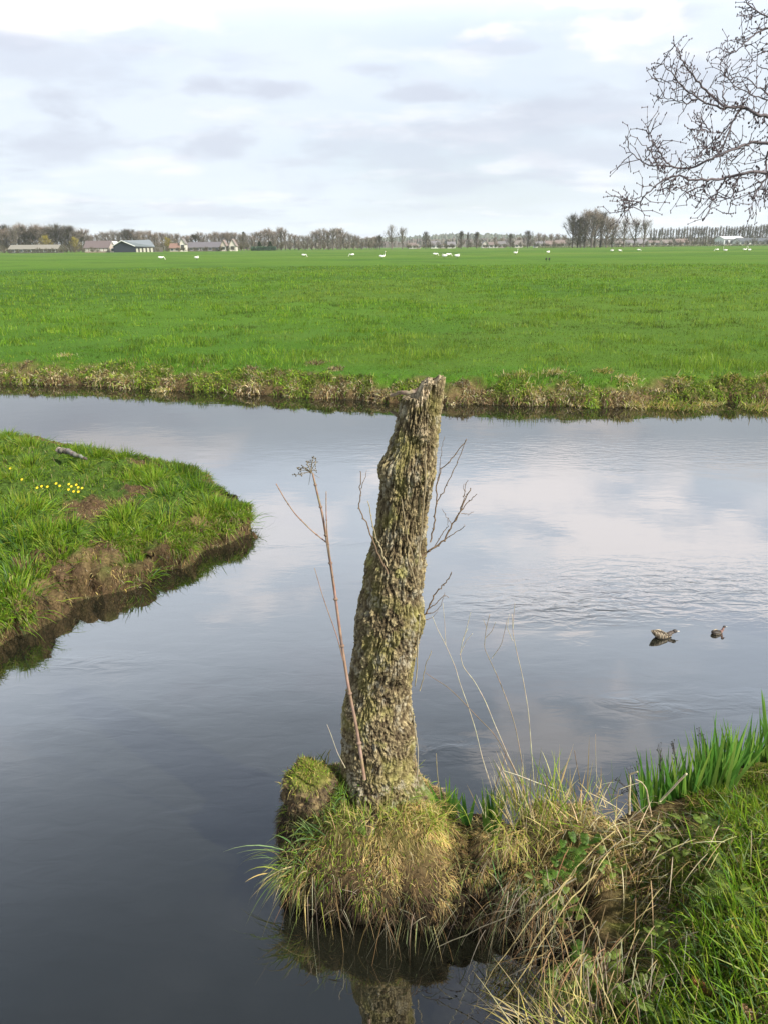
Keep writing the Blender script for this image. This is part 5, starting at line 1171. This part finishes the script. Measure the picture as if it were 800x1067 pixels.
# dark barn: a gable turned to us with its long side running right
def barn():
    D = 405; x0, x1 = at(118.5, D), at(141, D); x2 = at(161, D); root = empty('barn', ((x0 + x1) / 2, D, .36)); tag(root, 'dark blue gabled barn with a long grey roof and pale stable doors', 'barn')
    c = (x0 + x1) / 2; hw = (x1 - x0) / 2; ev, rd = 3.0, 5.4
    m_ = MB(); m_.add([(-hw, 0, -.3), (hw, 0, -.3), (hw, 0, ev - .4), (0 - hw * .15, 0, rd - .1), (-hw, 0, ev), (-hw, 20, -.3), (-hw, 20, ev), (hw, 20, ev - .4), (hw, 20, -.3)], [(5, 0, 4, 6), (1, 8, 7, 2)], None, DKB)
    m_.add([(-hw, 0, -.3), (hw, 0, -.3), (hw, 0, ev - .4), (-hw * .15, 0, rd - .1), (-hw, 0, ev)], None, [(0, 1, 2), (0, 2, 3), (0, 3, 4)], DKB); m_.build('gable_wall', M_MISC, root)
    r_ = MB(); L_ = x2 - c
    for a in ([(-hw - .5, -.5, ev - .2), (-hw * .15, -.5, rd), (L_ * .72, 9, rd + .3), (-hw - .5, 20, ev - .2)], [(-hw * .15, -.5, rd), (hw + .2, -.4, ev - .3), (L_ + .4, .4, ev - .7), (L_ * .72, 9, rd + .3)]):
        V = a + [(p_[0], p_[1], p_[2] + .25) for p_ in a]; r_.add(V, [(0, 1, 2, 3), (4, 7, 6, 5), (0, 4, 5, 1), (1, 5, 6, 2), (2, 6, 7, 3), (3, 7, 4, 0)], None, (.19, .215, .235))
    r_.build('roof', M_MISC, root)
    t_ = MB()
    for a, b in (((-hw - .6, -.75, ev - .25), (-hw * .15, -.75, rd + .12)), ((-hw * .15, -.75, rd + .12), (hw + .3, -.65, ev - .25))): t_.tube([a, b], .22, (.62, .62, .6), 5)
    t_.build('verge_board', M_MISC, root)
    s_ = MB(); s_.box(hw + .02, L_, .6, 16, -.3, ev - .8, (.10, .09, .08)); s_.build('side_wall', M_MISC, root)
    for i in range(5):
        d_ = MB(); a = hw + .3 + i * (L_ - hw) / 5.2; d_.box(a, a + 1.0, .45, .58, -.2, ev - 1.1, (.62, .58, .48)); d_.build('stable_door', M_MISC, root)
barn()
house('farmhouse', 'brown roofed low farmhouse beside the dark barn', 88, 116, 412, 2.2, 5.6, (.30, .22, .18), (.15, .12, .12), depth=9, windows=7, win_c=(.5, .47, .42))
house('farm_shed', 'long low farm shed with a pale roof at the far left', 9, 60, 418, 2.0, 3.9, (.08, .075, .06), (.24, .225, .19), 'shed', depth=8, windows=6)
house('farmhouse', 'white gabled end house pressed against the dark barn', 114.5, 121.5, 408, 2.3, 5.2, (.62, .50, .44), (.60, .58, .55), depth=7, gable_end='front', windows=1)
house('cottage', 'low cottage with a red brown roof right of the willow', 177, 187, 425, 1.8, 4.0, (.42, .36, .30), (.24, .15, .12), depth=6, windows=2)
house('cottage', 'small white upright house next to the red roofed cottage', 188, 193.5, 426, 4.2, 6.6, (.62, .58, .5), (.16, .14, .13), depth=5, gable_end='front', windows=1)
house('long_barn', 'long grey roofed barn in front of the tree belt', 196, 229, 432, 2.0, 4.6, (.13, .11, .10), (.15, .14, .155), 'barn', depth=9, windows=5)
house('cottage', 'pale double gabled cottage, the left gable', 230.5, 236, 425, 2.8, 5.6, (.46, .40, .34), (.24, .18, .16), depth=6, gable_end='front', windows=1)
house('cottage', 'pale double gabled cottage, the right gable', 239.5, 246, 424, 3.0, 6.0, (.58, .53, .46), (.22, .17, .15), depth=6, gable_end='front', windows=1)
def greenh():
    m_ = MB(); D = 430; x0, x1 = at(262, D), at(288, D); root = empty('hedge', ((x0 + x1) / 2, D, .36)); n = 4000; w_ = (x1 - x0) / 2
    P = np.stack([rng.uniform(-w_, w_, n), rng.uniform(-1, 1, n), rng.uniform(0, 1.8, n)], 1); m_.add(*blades(P, cone_dirs(n, .8), .6, .3, .1, pal(n, [(.06, .11, .07), (.09, .14, .09)]), 2))
    m_.build('foliage', M_FAR, root); tag(root, 'low bluish green hedge at the meadow edge by the conifers', 'hedge')
greenh()
HC = [((.55, .53, .48), (.20, .16, .145)), ((.36, .3, .27), (.18, .17, .17)), ((.7, .68, .62), (.20, .19, .2)), ((.3, .25, .22), (.21, .165, .15)), ((.6, .56, .5), (.2, .175, .16))]
desc = [(426, 433, 0, 'orange roofed pale house right of the airy trees'), (433.5, 438, 1, 'brick house with grey roof left of the lone dark tree'), (449, 458, 2, 'white house with grey roof right of the lone dark tree'), (459, 464, 3, 'red roofed brick house in the gap before the group of three'),
        (466, 474, 2, 'white walled house just left of the group of three'), (502, 508, 4, 'cream house directly right of the group of three'), (509, 518, 0, 'wide pale house with orange roof between the groups'), (519, 526, 1, 'brick house with grey roof left of the small dark tree'), (536, 544, 4, 'cream house between the two dark round trees'), (557, 567, 2, 'white house right of the darkest round tree'), (568, 578, 3, 'red roofed brick house left of the grove'),
        (579, 588, 0, 'pale house half hidden at the grove edge'), (640, 650, 4, 'cream house behind the first slender tree'), (652, 662, 2, 'white house behind the middle slender tree'), (664, 674, 2, 'white house right behind the last slender tree'), (676, 686, 0, 'pale house with orange roof at the start of the poplar row'), (690, 700, 4, 'cream house in front of the poplars'), (704, 716, 3, 'red roofed brick house in front of the poplars')]
for i, (a, b, k, lab) in enumerate(desc):
    house('distant_house', lab, a, b, 535 + (i % 3) * 8, 1.9 + (i % 2) * .4, 3.6 + (i % 3) * .5, HC[k][0], HC[k][1], depth=7, gable_end='front' if b - a < 6.5 else None, windows=2)['group'] = 'distant village houses on the horizon'
house('white_building', 'large white flat building in front of the poplars at the right', 753, 774, 545, 4.4, 6.0, (.70, .70, .69), (.55, .56, .57), 'building', depth=16, windows=4)
house('long_shed', 'long dark roofed shed beside the white building', 770, 812, 530, 2.6, 4.6, (.6, .58, .54), (.10, .11, .12), 'shed', depth=12, windows=8)
def mast():
    m_ = MB(); D = 520; x = at(735, D); m_.tube([(0, 0, 0), (0, 0, 10)], [.14, .08], (.55, .56, .57), 7); m_.tube([(0, 0, 10), (1.2, 0, 10.3)], [.07, .05], (.55, .56, .57), 6); m_.box(.7, 1.5, -.15, .15, 10.2, 10.4, (.5, .5, .5))
    o = m_.build('street_lamp', M_MISC); o.location = (x, D, .36); tag(o, 'thin pale lamp post in front of the poplar row', 'lamp post')
mast()
def church():
    D = 700; x = at(541.5 - 98, D)
    m_ = MB()
# low fence / hedge line at the meadow end on the right
def hedgeline():
    m_ = MB(); n = 9000; px = rng.uniform(560, 815, n); D = rng.uniform(486, 494, n); X = np.array([at(p_, d_) for p_, d_ in zip(px, D)])
    m_.add(*blades(np.stack([X, D, np.full(n, .3)], 1), cone_dirs(n, .7), rng.uniform(.4, 1.3, n), .25, .1, pal(n, [(.20, .19, .12), (.09, .13, .05), (.30, .28, .20)]), 2))
    o = m_.build('reeds', M_FAR); tag(o, 'pale rough growth along the far right meadow edge', 'reeds', kind='stuff')
hedgeline()

# ------------------------------------------------------------------ swans and crows
def swan_mesh(pose):
    m_ = MB(); nU, nV = 14, 16; t = np.linspace(0, 1, nV); th = np.linspace(0, 2 * math.pi, nU, endpoint=False)
    cx = -.50 + t * .95; w_ = .20 * np.sin(np.pi * t ** .8) ** .7 + .01; h_ = .19 * np.sin(np.pi * t ** .85) ** .7 + .01; zc = .38 + .10 * (1 - t) ** 3
    V = [[cx[i], w_[i] * math.cos(a), zc[i] + h_[i] * math.sin(a)] for i in range(nV) for a in th]
    Q = [(i * nU + j, (i + 1) * nU + j, (i + 1) * nU + (j + 1) % nU, i * nU + (j + 1) % nU) for i in range(nV - 1) for j in range(nU)]
    WH = (.78, .77, .71); m_.add(V, Q, None, WH)
    if pose == 'up': P = [(.34, 0, .46), (.50, 0, .62), (.48, 0, .85), (.46, 0, 1.05), (.54, 0, 1.16), (.62, 0, 1.14)]
    elif pose == 'graze': P = [(.34, 0, .46), (.52, 0, .52), (.66, 0, .38), (.72, 0, .20), (.78, 0, .08), (.84, 0, .04)]
    else: P = [(.34, 0, .46), (.42, 0, .58), (.32, 0, .66), (.15, 0, .62), (.0, 0, .58), (-.08, 0, .57)]
    m_.tube(P, [.10, .065, .05, .045, .055, .045], WH, 8)
    e = np.array(P[-1]); m_.tube([e, e + [.09 if pose != 'rest' else -.08, 0, -.03]], [.03, .012], (.75, .30, .04), 6)
    for sg in (-1, 1): m_.tube([(0, sg * .08, .25), (.02, sg * .08, .0)], .018, (.06, .06, .06), 5); m_.box(-.02, .14, sg * .08 - .05, sg * .08 + .05, 0, .02, (.06, .06, .06))
    o = m_.build('swan', M_MISC, None, True); me = o.data; bpy.data.objects.remove(o); return me
SW = {k: swan_mesh(k) for k in ('up', 'graze', 'rest')}
swans = [(168, 270.5, 'graze', 'white swan at the far left of the meadow, apart from its neighbour', 1), (205.5, 270.8, 'rest', 'white swan resting right of the leftmost one', 1),
 (316.7, 267.6, 'graze', 'solitary white swan below the belt of bare trees', 1), (367, 267.2, 'graze', 'faint solitary white swan below the last belt trees', -1), (398, 269.5, 'up', 'upright white swan below the two airy trees', 1),
 (452.7, 266.6, 'graze', 'leftmost swan of the loose group of four', 1), (462.5, 269, 'rest', 'lower swan of the close pair within the group of four', -1), (466.5, 267, 'graze', 'upper swan of the close pair within the group of four', 1), (475.7, 269, 'rest', 'roundest swan at the right end of the group of four', 1),
 (536.5, 265.2, 'up', 'lone white swan left of the grove', 1), (570.5, 264.4, 'rest', 'broad resting white swan just left of the grove', 1),
 (637, 262.6, 'rest', 'left swan of the pair below the slender trees', 1), (645, 262.5, 'graze', 'right swan of the pair below the slender trees', 1), (664.5, 261.6, 'graze', 'white swan right of the pair below the slender trees', 1),
 (746.4, 261.6, 'graze', 'small grazing swan left of the upright one before the white building', -1), (755, 262.5, 'up', 'upright swan in front of the white building', -1), (775, 261.6, 'up', 'slimmer upright swan at the right end of the meadow', 1), (780, 262, 'up', 'larger upright swan at the right end of the meadow', -1)]
for px, py, pose, lab, sg in swans:
    q = onz(px, py, .38); o = bpy.data.objects.new('swan', SW[pose]); COL.objects.link(o); o.location = (q[0], q[1], .37); o.rotation_euler = (0, 0, (0 if sg > 0 else math.pi) + random.uniform(-.5, .5)); o.scale = (.78,) * 3
    tag(o, lab, 'swan', 'white swans feeding on the meadow')
def crow_mesh():
    m_ = MB(); m_.ball((0, 0, .22), (.2, .08, .09), (.02, .02, .022), 10, 7); m_.ball((.2, 0, .3), (.06, .05, .05), (.02, .02, .022), 8, 6); m_.tube([(.24, 0, .3), (.32, 0, .28)], [.02, .006], (.03, .03, .03), 5); m_.tube([(-.15, 0, .22), (-.32, 0, .18)], [.05, .03], (.02, .02, .022), 6)
    for sg in (-1, 1): m_.tube([(0, sg * .03, .15), (0, sg * .03, 0)], .01, (.03, .03, .03), 4)
    o = m_.build('crow', M_MISC, None, True); me = o.data; bpy.data.objects.remove(o); return me
CM = crow_mesh()
for px, lab in ((568.5, 'left one of two small dark birds on the meadow'), (571.6, 'right one of two small dark birds on the meadow')):
    q = onz(px, 272.3, .38); o = bpy.data.objects.new('crow', CM); COL.objects.link(o); o.location = (q[0], q[1], .38); o.rotation_euler = (0, 0, 1.2); tag(o, lab, 'bird', 'small dark birds on the meadow')

# ------------------------------------------------------------------ haze
mh, nt, out = newmat('haze_air'); L = nt.links
pv = N(nt, 'ShaderNodeVolumePrincipled'); pv.inputs['Density'].default_value = .00016; pv.inputs['Color'].default_value = (.95, .97, 1, 1); pv.inputs['Anisotropy'].default_value = 0.2
L.new(pv.outputs[0], out.inputs['Volume'])
hb_ = MB(); hb_.box(-2650, 2650, -300, 2750, -2.0, 60, (1, 1, 1)); ho = hb_.build('haze', mh); tag(ho, 'thin pale spring haze over the polder', 'haze', kind='stuff')

# ------------------------------------------------------------------ light, sky
SUN_AZ = math.radians(122)     # clockwise from +Y (view direction) : right and slightly behind
SUN_EL = math.radians(40)
sv = Vector((math.sin(SUN_AZ) * math.cos(SUN_EL), math.cos(SUN_AZ) * math.cos(SUN_EL), math.sin(SUN_EL)))
sun = bpy.data.lights.new('sun', 'SUN'); sun.energy = 5.0; sun.angle = math.radians(1.2); sun.color = (1, .94, .84)
so = bpy.data.objects.new('sun', sun); COL.objects.link(so); so.rotation_euler = sv.to_track_quat('Z', 'Y').to_euler(); so.location = (5, -5, 10)
wd = bpy.data.worlds.new('World'); SC.world = wd; wd.use_nodes = True; nt = wd.node_tree; nt.nodes.clear(); L = nt.links
out = nt.nodes.new('ShaderNodeOutputWorld'); bg = nt.nodes.new('ShaderNodeBackground'); L.new(bg.outputs[0], out.inputs[0])
sky = nt.nodes.new('ShaderNodeTexSky'); sky.sky_type = 'NISHITA'; sky.sun_disc = False; sky.sun_elevation = SUN_EL; sky.sun_rotation = SUN_AZ; sky.air_density = 1.0; sky.dust_density = 1.5; sky.ozone_density = 1.5
tc = nt.nodes.new('ShaderNodeTexCoord'); sp = nt.nodes.new('ShaderNodeSeparateXYZ'); L.new(tc.outputs['Generated'], sp.inputs[0])
zp = mth('ADD', mth('MAXIMUM', sp.outputs[2], 0), .17)
cx_ = mth('DIVIDE', sp.outputs[0], zp); cy_ = mth('DIVIDE', sp.outputs[1], zp)
cmb = nt.nodes.new('ShaderNodeCombineXYZ'); L.new(cx_, cmb.inputs[0]); L.new(cy_, cmb.inputs[1])
def cl(scale, detail, off, rough=.5, sxy=(1, 1, 1)):
    mp = nt.nodes.new('ShaderNodeMapping'); mp.inputs['Location'].default_value = off; mp.inputs['Scale'].default_value = sxy; L.new(cmb.outputs[0], mp.inputs[0])
    t = nt.nodes.new('ShaderNodeTexNoise'); t.inputs['Scale'].default_value = scale; t.inputs['Detail'].default_value = detail; t.inputs['Roughness'].default_value = rough; L.new(mp.outputs[0], t.inputs['Vector']); return t.outputs['Fac']
def rng_(v, a, b, c=0, d=1):
    n = nt.nodes.new('ShaderNodeMapRange'); n.interpolation_type = 'SMOOTHSTEP'; n.inputs['From Min'].default_value = a; n.inputs['From Max'].default_value = b; n.inputs['To Min'].default_value = c; n.inputs['To Max'].default_value = d
    if isinstance(v, float): n.inputs['Value'].default_value = v
    else: L.new(v, n.inputs['Value'])
    return n.outputs[0]
def mixc(f, a, b):
    n = nt.nodes.new('ShaderNodeMix'); n.data_type = 'RGBA'
    if isinstance(f, (int, float)): n.inputs[0].default_value = f
    else: L.new(f, n.inputs[0])
    for i, v in ((6, a), (7, b)):
        if isinstance(v, tuple): n.inputs[i].default_value = (*v, 1)
        else: L.new(v, n.inputs[i])
    return n.outputs[2]
veil = cl(.7, 4, (3.1, 1.2, 0), .5); grey = cl(1.15, 9, (7.3, 2.6, 0), .58, (1, 1.25, 1)); wht = cl(1.5, 8, (1.3, 9.1, 0), .55, (.9, 1.2, 1))
WHT = (6.3, 6.85, 7.6); GRY = (4.75, 5.1, 6.0); BRT = (7.5, 7.5, 7.9)
hi_ = rng_(sp.outputs[2], .34, .80, 1, .20)
c0 = mixc(mth('MULTIPLY', rng_(veil, .25, .60, .66, .94), hi_), sky.outputs[0], WHT)
c1 = mixc(rng_(wht, .52, .68, 0, .6), c0, BRT)
c2 = mixc(mth('MULTIPLY', rng_(grey, .50, .66, 0, .6), rng_(sp.outputs[2], .4, .8, 1, .45)), c1, GRY)
def curve(v, pts):
    n = nt.nodes.new('ShaderNodeFloatCurve'); cm = n.mapping.curves[0]
    for i_, (a_, b_) in enumerate(pts):
        if i_ == 0: cm.points[0].location = (a_, b_)
        elif i_ == len(pts) - 1: cm.points[-1].location = (a_, b_)
        else: cm.points.new(a_, b_)
    n.mapping.update(); L.new(v, n.inputs['Value']); return n.outputs[0]
def cloud(col_in, px, py, wx, wy, colr, amt):
    d = ray(px, py); d = d / np.linalg.norm(d); e1 = ray(px + wx, py); e1 /= np.linalg.norm(e1); e2 = ray(px, py - wy); e2 /= np.linalg.norm(e2)
    az0 = math.atan2(d[0], d[1]); wa = abs(math.atan2(e1[0], e1[1]) - az0); wz = abs(e2[2] - d[2])
    az = mth('ARCTAN2', sp.outputs[0], sp.outputs[1]); u = mth('DIVIDE', mth('SUBTRACT', az, az0), wa); v = mth('DIVIDE', mth('SUBTRACT', sp.outputs[2], float(d[2])), wz)
    r_ = mth('SQRT', mth('ADD', mth('MULTIPLY', u, u), mth('MULTIPLY', v, v))); f_ = mth('ADD', mth('SUBTRACT', 1.0, r_), mth('MULTIPLY', mth('SUBTRACT', puff, .5), 4.6))
    return mixc(rng_(f_, -.1, .9, 0, amt), col_in, colr)
tp_ = nt.nodes.new('ShaderNodeTexNoise'); tp_.inputs['Scale'].default_value = 9; tp_.inputs['Detail'].default_value = 8; mpp = nt.nodes.new('ShaderNodeMapping'); mpp.inputs['Scale'].default_value = (1, 1, 2.6); L.new(tc.outputs['Generated'], mpp.inputs[0]); L.new(mpp.outputs[0], tp_.inputs['Vector']); puff = tp_.outputs['Fac']
for a_ in [(50, 18, 90, 26, BRT, .7), (500, 150, 300, 45, GRY, .5), (230, 150, 90, 26, GRY, .7), (40, 100, 80, 16, GRY, .8), (295, 92, 70, 16, GRY, .85), (365, 70, 50, 11, GRY, .8), (430, 101, 50, 10, GRY, .75), (520, 52, 55, 12, GRY, .6), (190, 178, 60, 9, BRT, .6), (610, 105, 100, 18, GRY, .7), (700, 12, 70, 14, GRY, .5), (60, 150, 90, 20, GRY, .6), (20, 45, 60, 10, GRY, .6)]: c2 = cloud(c2, *a_)
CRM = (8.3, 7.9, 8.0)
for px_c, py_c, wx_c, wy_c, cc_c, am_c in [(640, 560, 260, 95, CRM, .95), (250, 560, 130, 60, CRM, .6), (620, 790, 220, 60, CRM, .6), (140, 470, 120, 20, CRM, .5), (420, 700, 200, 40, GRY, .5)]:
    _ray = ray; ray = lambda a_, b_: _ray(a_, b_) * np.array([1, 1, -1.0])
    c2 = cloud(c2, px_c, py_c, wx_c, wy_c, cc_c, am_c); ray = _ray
# unseen sky above the frame: gain added to brighten the water's reflection, lowered overhead
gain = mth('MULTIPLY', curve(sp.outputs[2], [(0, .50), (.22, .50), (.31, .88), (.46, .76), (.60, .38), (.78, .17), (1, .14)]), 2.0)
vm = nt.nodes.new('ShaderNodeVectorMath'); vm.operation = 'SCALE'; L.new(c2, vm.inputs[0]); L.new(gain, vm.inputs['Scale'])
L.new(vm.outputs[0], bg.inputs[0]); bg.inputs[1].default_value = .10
SC.view_settings.view_transform = 'Standard'; SC.view_settings.look = 'None'; SC.view_settings.exposure = .6; SC.view_settings.gamma = 1
SC.render.engine = 'CYCLES'
SC.cycles.volume_bounces = 1; SC.cycles.max_bounces = 6; SC.cycles.transparent_max_bounces = 8
SC.cycles.use_denoising = True
